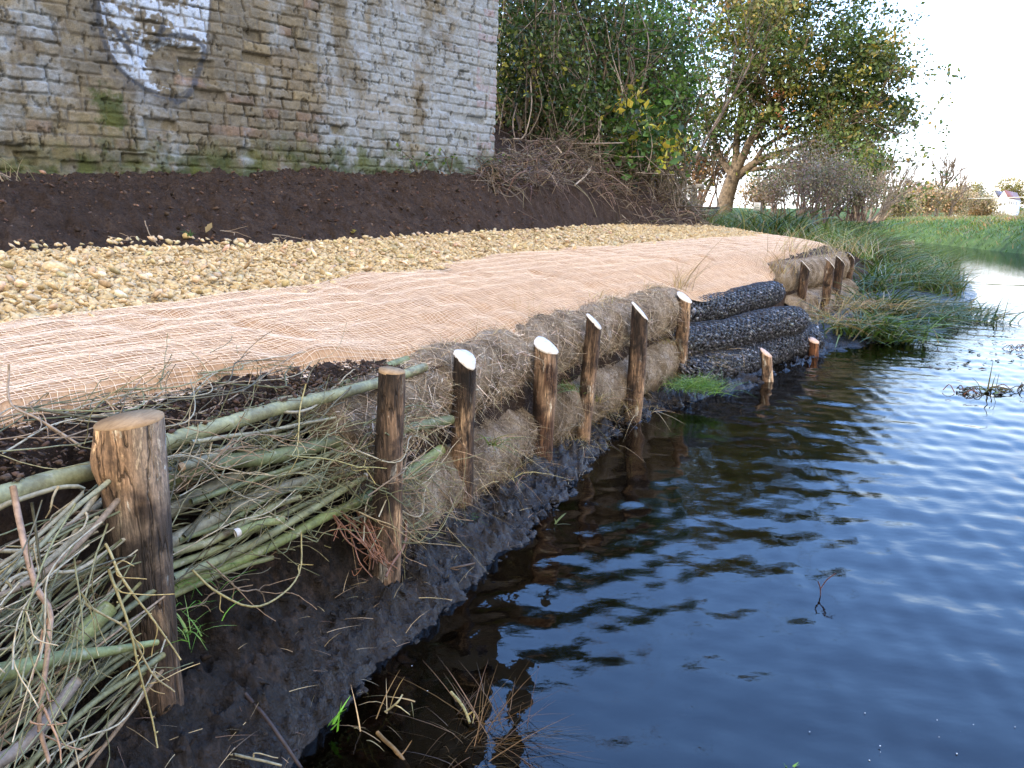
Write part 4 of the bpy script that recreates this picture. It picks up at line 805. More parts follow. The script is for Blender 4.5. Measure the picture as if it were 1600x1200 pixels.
# dark packing of soil behind the brushwood
us = np.linspace(-1.2, 1.1, 90); zs = np.linspace(-.05, .66, 30); U, Zs = np.meshgrid(us, zs, indexing='ij'); P = UVp(U, .165+0*U, Zs); P = P+np.stack([.02*fbm(P, 12, 3, k) for k in (1, 2, 3)], -1)
tag(mesh('soil_face', P, grid_faces(90, 30), MT['soil'], smooth=True, org=np.zeros(3)), kind='structure')
# clods on the soil strip
rc = np.random.default_rng(8); nq = 4500; q = np.c_[-1+rc.random(nq)*2.3, .07+rc.random(nq)*.26]; C = UVp(q[:, 0], q[:, 1], G(q[:, 0], q[:, 1])+.006); mb = MB(); V, F, c = stones(C, .002+.008*rc.random(nq)**3, rc, ICO1, palette(nq, [(1., 1., 1.), (1.5, 1.45, 1.4), (.6, .6, .6)], rc)*np.array([.045, .031, .023])); mb.add(V, F, c)
nq = 7000; i = rc.integers(TI(2)+40, TI(8), nq); j = rc.integers(6, 60, nq); C = slope_pt(i, j)+rc.normal(size=(nq, 3))*.012; V, F, c = stones(C, .004+.016*rc.random(nq)**4, rc, ICO1, palette(nq, [(1.3, 1.2, 1.2), (2.0, 1.8, 1.7), (.6, .58, .55), (5, 4.6, 4.2)], rc, [.4, .3, .27, .03])*np.array([.045, .031, .023])); mb.add(V, F, c)
tag(mb.build('soil_clods', MT['stone'], org=np.zeros(3)), 'crumbly dark soil clods', 'soil', kind='stuff')
nq = 1500; mb = MB(); q = np.c_[-.5+rc.random(nq)*5, rc.random(nq)]; svq = shore_v(q[:, 0]); vq = svq-.03+(-svq+.06)*q[:, 1]; C = UVp(q[:, 0], vq, mudz(q[:, 0], vq)); V, F, c = stones(C, .002+.010*rc.random(nq)**3, rc, ICO2, np.ones((nq, 3))); mb.add(V, F, c); tag(mb.build('mud_clods', MT['mud'], org=np.zeros(3), smooth=True), 'wet black mud clods on the shore', 'mud', kind='stuff')
# ---------------------------------------------------------------- grass tufts, sedge and water plants
GREEN = [(.075, .12, .02), (.11, .16, .03), (.06, .09, .02), (.14, .17, .045)]; STRAW = [(.36, .26, .12), (.28, .20, .10), (.45, .36, .2), (.22, .15, .08)]
def tuft(name, label, cat, base, n_, h, cols, spread=.04, lean=(0, 0), w=.003, droop=.6, group=None, seed=None, tilt=.45, p=None, m=4):
    rg_ = np.random.default_rng(int(abs(base[0])*977+abs(base[1])*331+n_) if seed is None else seed)
    b = np.asarray(base)+np.c_[rg_.normal(size=(n_, 2))*spread, np.full(n_, -.01)]; d = np.c_[rg_.normal(size=(n_, 2))*tilt+np.array(lean), np.ones(n_)]
    V, F, k = blades(b, d, h*(.45+.65*rg_.random(n_)), w*(.7+.6*rg_.random(n_)), droop*(.5+rg_.random(n_)), m, rg_)
    o = mesh(name, V, F, MT['grass'], col=percol(palette(n_, cols, rg_, p), k)); return tag(o, label, cat, group)
def on_roll(px, py, Y): return survey(px, py, Y)
tuft('grass_tuft', 'green grass tuft on the soil behind the slim flat topped post', 'grass tuft', face_pt(625, 562, .24), 34, .10, GREEN+STRAW[:1], .02, (.5, .1), .0028)
tuft('grass_tuft', 'straw and red grass tuft on top of the coir roll by the first white stake', 'grass tuft', face_pt(738, 522, .22), 40, .11, STRAW+[(.3, .12, .05)], .025, (0, 0), .0025, .4)
tuft('grass_tuft', 'tall pale dry stems standing behind the coir roll before the mat', 'dry grass', face_pt(822, 515, .24), 26, .26, STRAW, .03, (0, 0), .0018, .25, tilt=.14)
tuft('grass_tuft', 'dry golden tuft on the roll between the third and fourth white stakes', 'dry grass', face_pt(940, 468, .2), 40, .13, STRAW, .05, (.2, 0), .003, .6)
tuft('grass_tuft', 'orange dry tuft lying on the roll above the fourth white stake', 'dry grass', face_pt(1010, 452, .2), 60, .16, STRAW+[(.42, .25, .08)], .05, (.5, .3), .003, .7)
tuft('grass_tuft', 'tall golden dry tuft behind the stake at the coir roll end', 'dry grass', face_pt(1060, 452, .18), 46, .30, STRAW+[(.42, .28, .09)], .04, (.25, .1), .003, .45, tilt=.25)
tuft('grass_tuft', 'yellow green tuft growing from the lower roll right of the first white stake', 'grass tuft', face_pt(768, 690, -.03), 50, .12, GREEN+STRAW, .02, (.5, -.5), .003, .9)
tuft('grass_tuft', 'green tuft low between the second and third white stakes', 'grass tuft', face_pt(890, 606, .0), 50, .13, GREEN, .03, (-.3, -.5), .0032, .9)
tuft('grass_tuft', 'small yellow tuft under the roll left of the fourth white stake', 'grass tuft', face_pt(930, 625, -.02), 30, .12, STRAW+[(.2, .19, .05)], .02, (.5, -.4), .003, .8)
tuft('grass_tuft', 'small tuft under the roll right of the fourth white stake', 'grass tuft', face_pt(1045, 535, .0), 26, .14, STRAW+[(.2, .19, .05)], .03, (-.3, -.5), .003, .8)
tuft('grass_tuft', 'bright green mossy grass clump in mud below the last coir stake', 'grass tuft', survey_z(1086, 606, .10), 520, .15, [(.10, .20, .03), (.07, .15, .03), (.15, .24, .05)], .075, (.1, -.2), .003, .8)
tuft('grass_tuft', 'tiny dark green tuft in mud at the foot of the first white stake', 'grass tuft', survey_z(722, 806, .09), 60, .06, [(.03, .10, .03), (.05, .14, .04)], .02, (0, -.1), .0022, .8)
tuft('grass_tuft', 'dead brown grass hanging over mud between the first two white stakes', 'dry grass', face_pt(790, 735, -.03), 90, .16, STRAW+[(.2, .1, .06)], .07, (0, -.5), .002, 1.1)
tuft('grass_tuft', 'dead straw hanging over mud below the fourth white stake', 'dry grass', face_pt(960, 640, -.03), 90, .18, STRAW, .10, (.2, -.4), .002, 1.1)
tuft('grass_tuft', 'dead straw mat hanging from the end of the lower coir roll', 'dry grass', face_pt(1085, 565, .0), 130, .24, STRAW, .10, (.4, -.3), .0024, 1.0)
tuft('grass_tuft', 'dead straw hanging under the third white stake', 'dry grass', face_pt(900, 690, -.03), 60, .14, STRAW, .06, (.2, -.5), .002, 1.1)
tuft('grass_tuft', 'dry seeding grass at the near end of the far coir roll', 'dry grass', survey_z(1215, 425, .6), 80, .42, STRAW+[(.3, .17, .08)], .10, (.2, 0), .004, .5, tilt=.3)
tuft('grass_tuft', 'tall dry grass leaning over the far end of the mat', 'dry grass', survey_z(1240, 392, .78), 40, .55, STRAW, .12, (.4, 0), .005, .5, tilt=.3)
tuft('grass_tuft', 'feathery dry grass on top of the far coir roll', 'dry grass', survey_z(1290, 400, .70), 110, .38, STRAW+[(.3, .27, .2)], .22, (0, 0), .004, .6, tilt=.4)
tuft('grass_tuft', 'grey dry grass fringe behind the last far stake', 'dry grass', survey_z(1322, 392, .72), 110, .42, STRAW+[(.3, .27, .2)], .22, (0, 0), .004, .6, tilt=.4)
tuft('grass_tuft', 'long arching reed straws rising from the mat', 'dry grass', face_pt(1066, 447, .22), 9, .62, STRAW, .03, (.75, .2), .006, .25, tilt=.14)
tuft('grass_tuft', 'dead orange grass hanging below the far coir roll stakes', 'dry grass', survey_z(1285, 500, .2), 170, .28, STRAW+[(.33, .2, .09)], .22, (.3, -.4), .004, .9)
tuft('grass_tuft', 'dead orange grass under the last far stake beside green sedge', 'dry grass', survey_z(1335, 480, .25), 190, .32, STRAW+[(.33, .2, .09)], .28, (.2, -.4), .0045, .9)
SG = [(.028, .055, .014), (.045, .085, .018), (.032, .066, .02), (.08, .115, .025), (.17, .145, .055)]
k = 0
for (px, py, z, n_, h, lx, lab) in (
    (1352, 455, .22, 260, .62, .1, 'dark sedge clump close right of the last far stake'), (1375, 420, .3, 300, .66, .35, 'tall dark sedge clump highest on the bank shelf'),
    (1405, 440, .15, 300, .62, .7, 'sedge clump arching right over the bright water'), (1435, 455, .08, 280, .55, .9, 'sedge clump at the outer edge with long blades over water'),
    (1370, 490, .12, 320, .5, .2, 'sedge clump low in the middle of the shelf'), (1410, 490, .06, 320, .48, .5, 'sedge clump spreading at the waterline below the arching one'),
    (1345, 520, .06, 260, .42, .1, 'green sedge clump nearest the orange brown stake'), (1390, 528, .03, 300, .40, .3, 'yellow green sedge clump drooping into the water'),
    (1440, 505, .02, 220, .40, .7, 'small flattened sedge clump at the outer waterline'), (1475, 492, .01, 160, .40, .9, 'outlying sedge clump right of the main shelf'),
    (1345, 400, .5, 200, .6, .3, 'sedge clump growing behind the last far stake'), (1380, 385, .45, 260, .7, .3, 'sedge clump rising behind against the far water')):
    b = survey_z(px, py, z); cl = SG if k not in (6, 7) else SG+[(.12, .19, .04), (.10, .16, .03)]; tuft('sedge_clump', lab, 'sedge', b, int(n_*.75), h*1.1, cl, .15, (lx*.6, -.12), .016, .85, 'sedge clumps on the bank shelf', tilt=.5, m=5); k += 1
tuft('reed_clump', 'small reed clump standing out in the bright water', 'reeds', survey_z(1535, 500, 0), 70, .42, SG, .16, (.4, 0), .012, .55, tilt=.6, m=5)
tuft('reed_clump', 'low reed clump joining the sedge to the water', 'reeds', survey_z(1500, 500, 0), 80, .36, SG, .18, (.5, 0), .012, .7, tilt=.6, m=5)
tuft('grass_tuft', 'light green grass on the near bank where the far water starts', 'grass tuft', survey_z(1395, 376, .25), 600, .5, [(.10, .18, .03), (.14, .2, .04), (.08, .13, .03)], .6, (.1, 0), .015, .7)
# water plant with upright stalk
rp = np.random.default_rng(77); b = survey_z(1542, 612, 0); mb = MB()
for dx, h, r0, lx in ((0, .20, .006, .02), (.02, .11, .005, .03), (-.03, .09, .003, -.07), (.05, .12, .003, .02)):
    q = spline(np.array([b+[dx, 0, -.05], b+[dx+lx*.4, 0, h*.5], b+[dx+lx, .01, h]]), 8); V, F = tube(q, np.linspace(r0, .001, 8), 6); mb.add(V, F, (.10, .11, .04))
for i in range(15):
    a = rp.random()*6.28; p0 = b+[rp.normal()*.006, rp.normal()*.006, .004]; q = spline(np.array([p0, p0+[.05*math.cos(a), .04*math.sin(a), .012+.02*rp.random()], p0+[.17*math.cos(a), .09*math.sin(a), .004]]), 6); V, F = tube(q, .0028, 5); mb.add(V, F, palette(1, [(.08, .09, .03), (.14, .07, .035), (.05, .05, .03)], rp)[0])
V, F, k = leaves(b+np.c_[rp.normal(size=(22, 2))*[.10, .06], .006+.01*rp.random(22)], .035, rp, 3); mb.add(V, F, percol(palette(22, [(.07, .10, .03), (.12, .07, .04)], rp), k))
tag(mb.build('water_plant', MT['bark']), 'straggly water plant with upright stalk floating at the right', 'water plant')
for j, (px, py, lab) in enumerate(((1590, 610, 'brown water weed strand at the right edge of the picture'), (1505, 613, 'dark leafy weed scrap left of the water plant'), (1585, 545, 'thin weed strand floating at the right below the reeds'))):
    b = survey_z(px, py, 0); mb = MB()
    for i in range(9):
        a = rp.random()*6.28; p0 = b+[rp.normal()*.05, rp.normal()*.04, .003]; q = spline(np.array([p0, p0+[.04*math.cos(a), .04*math.sin(a), .02+.03*rp.random()], p0+[.09*math.cos(a), .07*math.sin(a), .004]]), 6); V, F = tube(q, .003, 5); mb.add(V, F, palette(1, [(.07, .07, .03), (.14, .06, .035), (.04, .04, .03)], rp)[0])
    tag(mb.build('water_weed', MT['bark']), lab, 'water weed')
mb = MB(); n_ = 90; q = np.array([survey_z(1430+170*rp.random(), 520+60*rp.random(), .003) for _ in range(n_)]); V, F, k = leaves(q, .02+.05*rp.random(n_), rp, 6, .45); V[:, 2] = np.clip(V[:, 2], .001, .02); mb.add(V, F, percol(palette(n_, [(.05, .06, .03), (.09, .06, .035)], rp), k))
tag(mb.build('floating_leaves', MT['leaf'], org=np.zeros(3)), 'dark leaf scraps floating beside the reeds', 'leaves', kind='stuff')
# lone twig in the water
mb = MB(); b = survey_z(1283, 930, 0)
for pts in (((1283, 945, -.03), (1281, 920, .02), (1276, 908, .045)), ((1281, 918, .02), (1290, 905, .05), (1303, 896, .07))):
    q = spline(np.array([survey_z(x, y, 0)*0+b+[(x-1283)*.0019, 0, z] for x, y, z in pts]), 8); V, F = tube(q, .0016, 5); mb.add(V, F, (.07, .03, .025))
tag(mb.build('water_twig', MT['bark']), 'small reddish forked twig poking out of open water', 'twig')
# weeds and straws floating at the near edge
tuft('water_weed', 'matted brown weed under the water at the bottom of the picture', 'water weed', survey_z(745, 1155, -.012), 150, .20, [(.10, .055, .02), (.16, .09, .035), (.06, .04, .02)], .05, (1.2, -.3), .0018, .3, tilt=1.2)
tuft('water_weed', 'pale straw bits caught at the mud edge below the leaf', 'water weed', survey_z(590, 1110, .01), 16, .12, STRAW, .05, (.6, -.6), .003, .3, tilt=1.2)
tuft('green_leaf', 'bright green leaf blades lying on wet mud near the bottom', 'leaf', survey_z(520, 1130, .03), 5, .07, [(.12, .30, .03)], .008, (.6, .1), .008, .3, tilt=.4)
tuft('green_leaf', 'green leaf blade in the water beside the first white stake mud', 'leaf', survey_z(868, 815, .012), 5, .10, [(.13, .20, .05), (.2, .24, .12)], .003, (.8, .2), .007, .3, tilt=.6)
tuft('green_leaf', 'tiny green sprig at the bottom edge of the water', 'leaf', survey_z(1232, 1196, .004), 5, .03, [(.16, .30, .05)], .004, (0, 0), .006, .3, tilt=.6)
tuft('green_sprig', 'small green weed sprig right of the thick post foot', 'weed', face_pt(296, 985, -.05), 22, .09, [(.12, .26, .04), (.2, .3, .08)], .012, (0, -.2), .003, .8)
tuft('green_sprig', 'thin green grass blades under the brushwood on black mud', 'weed', face_pt(322, 915, .0), 24, .09, [(.10, .22, .04)], .05, (.1, -.4), .002, .8)
def mudstick(label, a, b, z, r, col):
    P = np.array([survey_z(*a, z[0]), survey_z((a[0]+b[0])/2+4, (a[1]+b[1])/2, (z[0]+z[1])/2+.01), survey_z(*b, z[1])]); mb = MB(); twig(mb, P, r, r*.8, col, rw, 1, 0, .05, .004); tag(mb.build('stick', MT['bark']), label, 'stick')
mudstick('dark wet stick lying in the mud near the bottom', (380, 1080), (470, 1200), (.12, .03), .005, (.03, .022, .02)); mudstick('pale stick lying flat on the mud at the bottom', (360, 1178), (440, 1196), (.07, .05), .003, (.2, .19, .13))
mudstick('yellow reed stem floating in the bottom water', (705, 1082), (735, 1130), (.01, .005), .004, (.26, .22, .09)); mudstick('brown submerged reed stem at the bottom edge', (590, 1145), (640, 1200), (.002, -.01), .005, (.13, .08, .03)); mudstick('short straw standing at the mud edge', (602, 1112), (628, 1085), (.01, .05), .0025, (.3, .27, .15)); mudstick('dark stick at the water edge beneath the first white stake', (690, 890), (742, 880), (.04, .05), .004, (.06, .045, .035))
rb = np.random.default_rng(5)
mb = MB(); n_ = 420; q = np.c_[-.3+rb.random(n_)*4.6, rb.random(n_)]; sv = shore_v(q[:, 0]); vq = sv*(1.02-q[:, 1]); C = UVp(q[:, 0], vq, mudz(q[:, 0], vq)+.012)
V, F, k = blades(C, rb.normal(size=(n_, 3))*[1, 1, .25]+[0, 0, .15], .02+.07*rb.random(n_)**2, .0015, .4, 3, rb); mb.add(V, F, percol(palette(n_, [(.22, .16, .09), (.10, .07, .05), (.3, .24, .14)], rb), k)); tag(mb.build('mud_straws', MT['straw'], org=np.zeros(3)), 'short roots and straws strewn on black mud', 'straw', kind='stuff')
mb = MB()
for _ in range(16):
    x, y = (1250+350*rb.random(), 1080+110*rb.random()) if rb.random() < .7 else (560+300*rb.random(), 920+200*rb.random()); p = survey_z(x, y, .002); V = ICO1[0]*np.array([1, 1, .6])*(.0008+.0012*rb.random())+p; mb.add(V, ICO1[1], (.4, .45, .5))
tag(mb.build('foam_bubbles', MT['paint'], org=np.zeros(3), smooth=True), 'tiny foam bubbles drifting on the near water', 'foam', kind='stuff')
# odds and ends on the dark soil
p = slope_pt(150, 10); 
def on_slope(px, py):
    o = np.array([0, 0, CAM_H]); r = survey(px, py, 1.)-o; q = SLOPE[:, :62].reshape(-1, 3); d = np.linalg.norm(np.cross(q-o, norm(r)), axis=1); i = np.argsort(d)[:30]; return q[i[np.argmin(q[i, 1])]]
mb = MB(); V, F, c = stones(on_slope(299, 372)[None]+[0, 0, .012], np.array([.026]), rb, ICO2, np.array([[.42, .32, .16]])); mb.add(V, F, c); so = mb.build('loose_stone', MT['stone']); tag(so, 'single buff stone lying on the dark soil', 'stone')
tuft('green_sprig', 'small weed sprig behind the single stone on dark soil', 'weed', on_slope(300, 366)+[0, 0, .02], 12, .06, [(.08, .16, .06)], .012, (0, 0), .006, .8)
for j, (x, y, lab) in enumerate(((552, 360, 'curled yellow leaf on the dark soil slope'), (331, 357, 'pale flat leaf on the dark soil above the gravel'), (430, 372, 'small pale leaf scrap at the soil foot'))):
    V, F, k = leaves(on_slope(x, y)[None]+[0, 0, .02], .05, rb, 2); tag(mesh('fallen_leaf', np.r_[V, V+[.012, 0, .012]], np.r_[F, F+4], MT['leaf'], col=np.tile(np.array([(.42, .33, .12), (.4, .32, .2), (.35, .27, .15)][j]), (8, 1))), lab, 'leaf')
def soiltwig(label, pts, r): 
    P = np.array([on_slope(*q)+[0, 0, .02] for q in pts]); mb = MB(); twig(mb, P, r, r*.7, (.24, .19, .13), rw, 2, 0, .08, .006); tag(mb.build('stick', MT['bark']), label, 'stick')
soiltwig('thin grey twig running down the soil onto the gravel', ((229, 345), (240, 362), (255, 385)), .003); soiltwig('pale curved twig lying on soil near the single stone', ((350, 355), (362, 356), (370, 362)), .003); soiltwig('long thin twig lying low on the right of the soil', ((425, 365), (465, 370), (505, 378)), .003); soiltwig('pale twig flat on the soil slope below the wall', ((182, 374), (197, 372), (212, 375)), .003)
# clipped pale stalks at the left end of the wall and sprigs at its foot
for j, (x, y, lab) in enumerate(((8, 250, 'pale dead stalks at the left edge below the wall'),)):
    tuft('dry_stalks', lab, 'dry grass', on_slope(x, y+10), 26, .24, [(.4, .36, .26), (.25, .2, .14)], .06, (-.6, 0), .005, .4, tilt=.4)
for j, (x, y, lab) in enumerate(((705, 268, 'ivy sprig with dark leaves at the foot of the wall'), (745, 266, 'bramble sprig at the right end of the wall foot'), (655, 272, 'low weed sprig at the wall foot right of centre'))):
    b = on_slope(x, y); mb = MB()
    for i in range(5):
        e = b+[rb.normal()*.16, rb.normal()*.08, .08+.16*rb.random()]; q = spline(np.array([b, (b+e)/2+[0, 0, .05], e]), 7); V, F = tube(q, .003, 5); mb.add(V, F, (.12, .09, .06))
        nl_ = 4; V, F, k = leaves(q[2:7:1][:nl_]+rb.normal(size=(nl_, 3))*.02, .05, rb, 1); mb.add(V, F, percol(palette(nl_, [(.03, .07, .02), (.09, .14, .03)], rb), k))
    tag(mb.build('ivy_sprig', MT['leaf']), lab, 'ivy')

rq_ = np.random.default_rng(91); n_ = 1500; u = .7+rq_.random(n_)*3.5; v = .22+.10*rq_.random(n_)-.12*(rq_.random(n_) < .25); C = UVp(u, v, .61+0*u); pt = fbm(C, 3, 2, 6); k_ = pt > -.12; C = C[k_]; n_ = len(C)
V, F, k = blades(C, np.c_[rq_.normal(size=(n_, 2))*.7, np.ones(n_)*.8]+[.1, -.2, 0], .03+.11*rq_.random(n_)**2, .0016+.001*rq_.random(n_), .7, 3, rq_)
tag(mesh('dry_grass', V, F, MT['straw'], col=percol(palette(n_, STRAW+[(.5, .42, .27), (.14, .09, .05)], rq_), k), org=np.zeros(3)), 'thin dry grass fringing the tops of the coir rolls', 'dry grass', kind='stuff')
rq_ = np.random.default_rng(92); n_ = 900; u = .75+rq_.random(n_)*3.7; C = UVp(u, .01+.12*rq_.random(n_), .10+.22*rq_.random(n_)); pt = fbm(C, 4, 2, 9); C = C[pt > 0]; n_ = len(C)
V, F, k = blades(C, rq_.normal(size=(n_, 3))*[.8, .8, .4]+[.3, -.6, -.2], .05+.13*rq_.random(n_)**2, .0018, .8, 3, rq_)
tag(mesh('dead_grass', V, F, MT['straw'], col=percol(palette(n_, STRAW+[(.12, .08, .05), (.16, .16, .06)], rq_), k), org=np.zeros(3)), 'dead grass trailing from the lower coir rolls over mud', 'dry grass', kind='stuff')
# ---------------------------------------------------------------- trees and shrubs
def grow(mb, p, d, L_, r, depth, rng, col, spread=.5, up=.12, tips=None, ratio=.72, k=6, nseg=5, kids=(2, 3), end=.55):
    d = norm(d); q = [p]; dd = d
    for i in range(nseg): dd = norm(dd+rng.normal(size=3)*.11+np.array([0, 0, up*.35])); q.append(q[-1]+dd*L_/nseg)
    q = np.array(q); V, F = tube(q, np.linspace(r, r*end, nseg+1), k, False); mb.add(V, F, np.array(col)*(.85+.3*rng.random()))
    if depth == 0:
        if tips is not None: tips.append((q[-1], dd)); tips.append((q[-2], dd)); tips.append((q[len(q)//2], dd))
        return
    for j in range(rng.integers(kids[0], kids[1]+1)):
        i = nseg if j == 0 else rng.integers(max(1, nseg//2), nseg+1)
        nd = norm(dd+rng.normal(size=3)*spread+np.array([0, 0, up])); grow(mb, q[i], nd, L_*ratio*(.75+.5*rng.random()), r*end*(1 if j == 0 else .75), depth-1, rng, col, spread, up, tips, ratio, max(3, k-1), nseg, kids, end)
def sprays(cen, n_each, rad, size, cols, rng, p=None, mb=None, var=.2, up=.5, aspect=.6, flat=.7):
    cen = np.asarray(cen); m_ = len(cen); C = np.repeat(cen, n_each, 0)+rng.normal(size=(m_*n_each, 3))*np.array([rad, rad, rad*flat]); base = np.repeat(palette(m_, cols, rng, p, var), n_each, 0)
    col = base*np.exp(rng.normal(size=(len(C), 1))*.22); V, F, k = leaves(C, size*(.6+.7*rng.random(len(C))), rng, up, aspect); mb.add(V, F, percol(col, k))
def in_ell(n_, c, rad, rng, shell=.5):
    d = norm(rng.normal(size=(n_, 3))); r = rng.random(n_)**(1/3*(1-shell)+.05); return np.asarray(c)+d*r[:, None]*np.asarray(rad)
BK = (.15, .115, .08)
# ---- the oak on the near bank
rt = np.random.default_rng(101); oy = 23.0
oak = thing('oak_tree', 'spreading oak with forked tan trunk and green and yellow crown by the river', 'tree', survey(1130, 345, oy))
mb = MB(); tips = []
def limb(pts, r0, r1, dy=(0, 0), n_=14):
    P = np.array([survey(x, y, oy+dy[0]+(dy[1]-dy[0])*i/(len(pts)-1)) for i, (x, y) in enumerate(pts)]); Q = spline(P, n_); V, F = tube(Q, np.linspace(r0, r1, n_), 9, False); mb.add(V, F, np.array([.14, .108, .075])); return Q
L_ = [limb(((1128, 350), (1135, 310), (1146, 276)), .26, .2), limb(((1147, 280), (1136, 262), (1120, 236), (1112, 205), (1100, 180)), .12, .05, (0, 1)), limb(((1144, 276), (1150, 245), (1152, 205), (1160, 160), (1158, 110), (1165, 50)), .13, .03, (0, .4)),
      limb(((1146, 278), (1163, 240), (1180, 205), (1210, 170), (1240, 120), (1262, 60)), .14, .03, (0, -.8)), limb(((1152, 276), (1180, 254), (1215, 240), (1262, 225), (1310, 200), (1360, 170)), .13, .03, (0, -1.6)),
      limb(((1160, 268), (1195, 262), (1240, 262), (1290, 255), (1340, 250)), .07, .02, (0, -2.2)), limb(((1180, 250), (1200, 225), (1260, 190), (1320, 130), (1345, 80)), .07, .02, (-.4, 1.2)), limb(((1152, 205), (1185, 150), (1200, 90), (1215, 20), (1220, -60)), .07, .02, (.2, 1.2)),
      limb(((1112, 205), (1085, 190), (1060, 188)), .04, .015, (.8, 1)), limb(((1165, 70), (1150, 30), (1140, -20)), .03, .02, (.4, .8)), limb(((1165, 235), (1190, 200), (1200, 160), (1190, 100)), .05, .02, (-.2, -1.2))]
for Q in L_[1:]:
    for i in range(4, len(Q), 1):
        for _ in range(2):
            d = norm(Q[i]-Q[i-1])+rt.normal(size=3)*.7; grow(mb, Q[i], d, .65+.5*rt.random(), .022, 2, rt, BK, .55, .1, tips, .7, 4, 4)
mb.build('trunk', MT['trunk'], oak, smooth=True)
mb = MB(); tp = np.array([t[0] for t in tips])
CROWN = [((1270, 20), 105, 70, 1.6), ((1230, 80), 90, 70, 1.5), ((1290, 120), 95, 75, 1.8), ((1345, 110), 62, 58, 1.3), ((1330, 165), 82, 62, 1.6), ((1260, 190), 80, 55, 1.5), ((1375, 190), 38, 40, .9), ((1200, 150), 55, 45, 1.2), ((1150, 190), 60, 42, 1.2), ((1190, 20), 80, 60, 1.5), ((1130, 30), 70, 60, 1.3), ((1110, 200), 42, 34, .9), ((1290, 235), 62, 36, 1.2), ((1220, 268), 36, 18, .8), ((1180, 60), 60, 60, 1.3), ((1260, 285), 40, 26, .9), ((1370, 75), 32, 30, .8), ((1280, -50), 90, 60, 1.6), ((1200, -60), 90, 60, 1.6), ((1330, 255), 50, 36, 1.), ((1310, 290), 52, 34, 1.)]
pxm = oy/1200*1.02
dens = (60, 48, 60, 46, 64, 50, 24, 20, 24, 32, 24, 12, 40, 12, 24, 18, 16, 34, 30, 34, 30)
for ((x, y), rx, ry, rz), n_ in zip(CROWN, dens):
    c = survey(x, y, oy+rt.normal()*.6); cen = in_ell(n_, c, (rx*pxm*.95, rz, ry*pxm*.95), rt); yel = (x < 1260 and y < 230); hi = y < 130
    cols = [(.036, .062, .018), (.058, .088, .022), (.085, .11, .025), (.14, .135, .028), (.26, .19, .035)]; p = [.16, .22, .25, .24, .13] if yel else [.36, .36, .19, .07, .02]
    sprays(cen, 46, .20, .125, cols, rt, p, mb)
sel = tp[rt.random(len(tp)) < .55]; sprays(sel, 9, .16, .12, [(.045, .08, .02), (.07, .10, .025), (.13, .13, .03), (.24, .17, .035)], rt, [.4, .3, .2, .1], mb)
sprays(np.array([survey(1220, 175, oy-1.5), survey(1229, 195, oy-1.5), survey(1216, 150, oy-1.4)]), 12, .12, .12, [(.38, .13, .05)], rt, None, mb)
mb.build('crown', MT['leaf'], oak)
# ---- generic bush
def bush(name, label, cat, base, ells, nsp, npl, rad, size, cols, p=None, seed=1, stems=14, stemr=.02, group=None, stemcol=(.11, .085, .06), hang=0, dead=0):
    rg_ = np.random.default_rng(seed); th = thing(name, label, cat, base, group); mb = MB(); cens = []
    for (c, r) in ells: cens.append(in_ell(int(nsp/len(ells)), c, r, rg_))
    cens = np.vstack(cens)
    for i in range(stems):
        e = cens[rg_.integers(len(cens))]; b = np.asarray(base)+[rg_.normal()*.35, rg_.normal()*.3, 0]; m_ = (b+e)/2+rg_.normal(size=3)*.22; q = spline(np.array([b, m_, e]), 12); V, F = tube(q, np.linspace(stemr, stemr*.3, 12), 5, False); mb.add(V, F, np.array(stemcol)*(.7+.6*rg_.random()))
        for k_ in range(4):
            i_ = rg_.integers(4, 12); grow(mb, q[i_], rg_.normal(size=3)+[0, 0, .2], .4+.3*rg_.random(), stemr*.35, 1, rg_, stemcol, .7, 0, None, .7, 4, 4)
    for i in range(hang):                                           # dead climber stems hanging down the face
        c_, r_ = ells[rg_.integers(len(ells))]; b = in_ell(1, c_, np.array(r_)*[.9, 1.02, .9], rg_)[0]; L2 = .5+1.0*rg_.random(); q = spline(np.array([b, b+[rg_.normal()*.12, -.15-.1*rg_.random(), -L2*.4], b+[rg_.normal()*.25, -.2-.1*rg_.random(), -L2]]), 10); q[:, 2] = np.maximum(q[:, 2], base[2]-.1); V, F = tube(q, .006*(.5+rg_.random()), 4, False); mb.add(V, F, np.array([(.24, .20, .17), (.16, .13, .10), (.32, .27, .22)][rg_.integers(3)]))
    mb.build('stems', MT['trunk'], th); mb = MB(); sprays(cens, npl, rad, size, cols, rg_, p, mb); mb.build('foliage', MT['leaf'], th); return th
DK = [(.022, .042, .014), (.038, .066, .020), (.062, .098, .026), (.10, .132, .036), (.26, .24, .04)]
def sp(x, y, Y): return survey(x, y, Y)
bush('ivy_bush', 'dark evergreen climber tumbling beside the end of the brick wall', 'ivy', sp(815, 215, 10.0), [(sp(815, 60, 10.0), (.5, .5, 1.3)), (sp(850, 130, 9.8), (.55, .45, .8)), (sp(830, -40, 10.2), (.7, .5, .9))], 172, 49, .20, .066, DK, [.28, .30, .25, .14, .03], 1, 20, .02, hang=60)
bush('tall_shrub', 'tall dark narrow leaved shrub second from the wall', 'shrub', sp(880, 240, 10.8), [(sp(885, 90, 10.8), (.75, .6, 1.1)), (sp(900, 10, 11), (.9, .6, 1.0)), (sp(880, 190, 10.4), (.6, .4, .5))], 218, 49, .22, .066, DK, [.30, .32, .25, .12, .01], 2, 26, .022, hang=60)
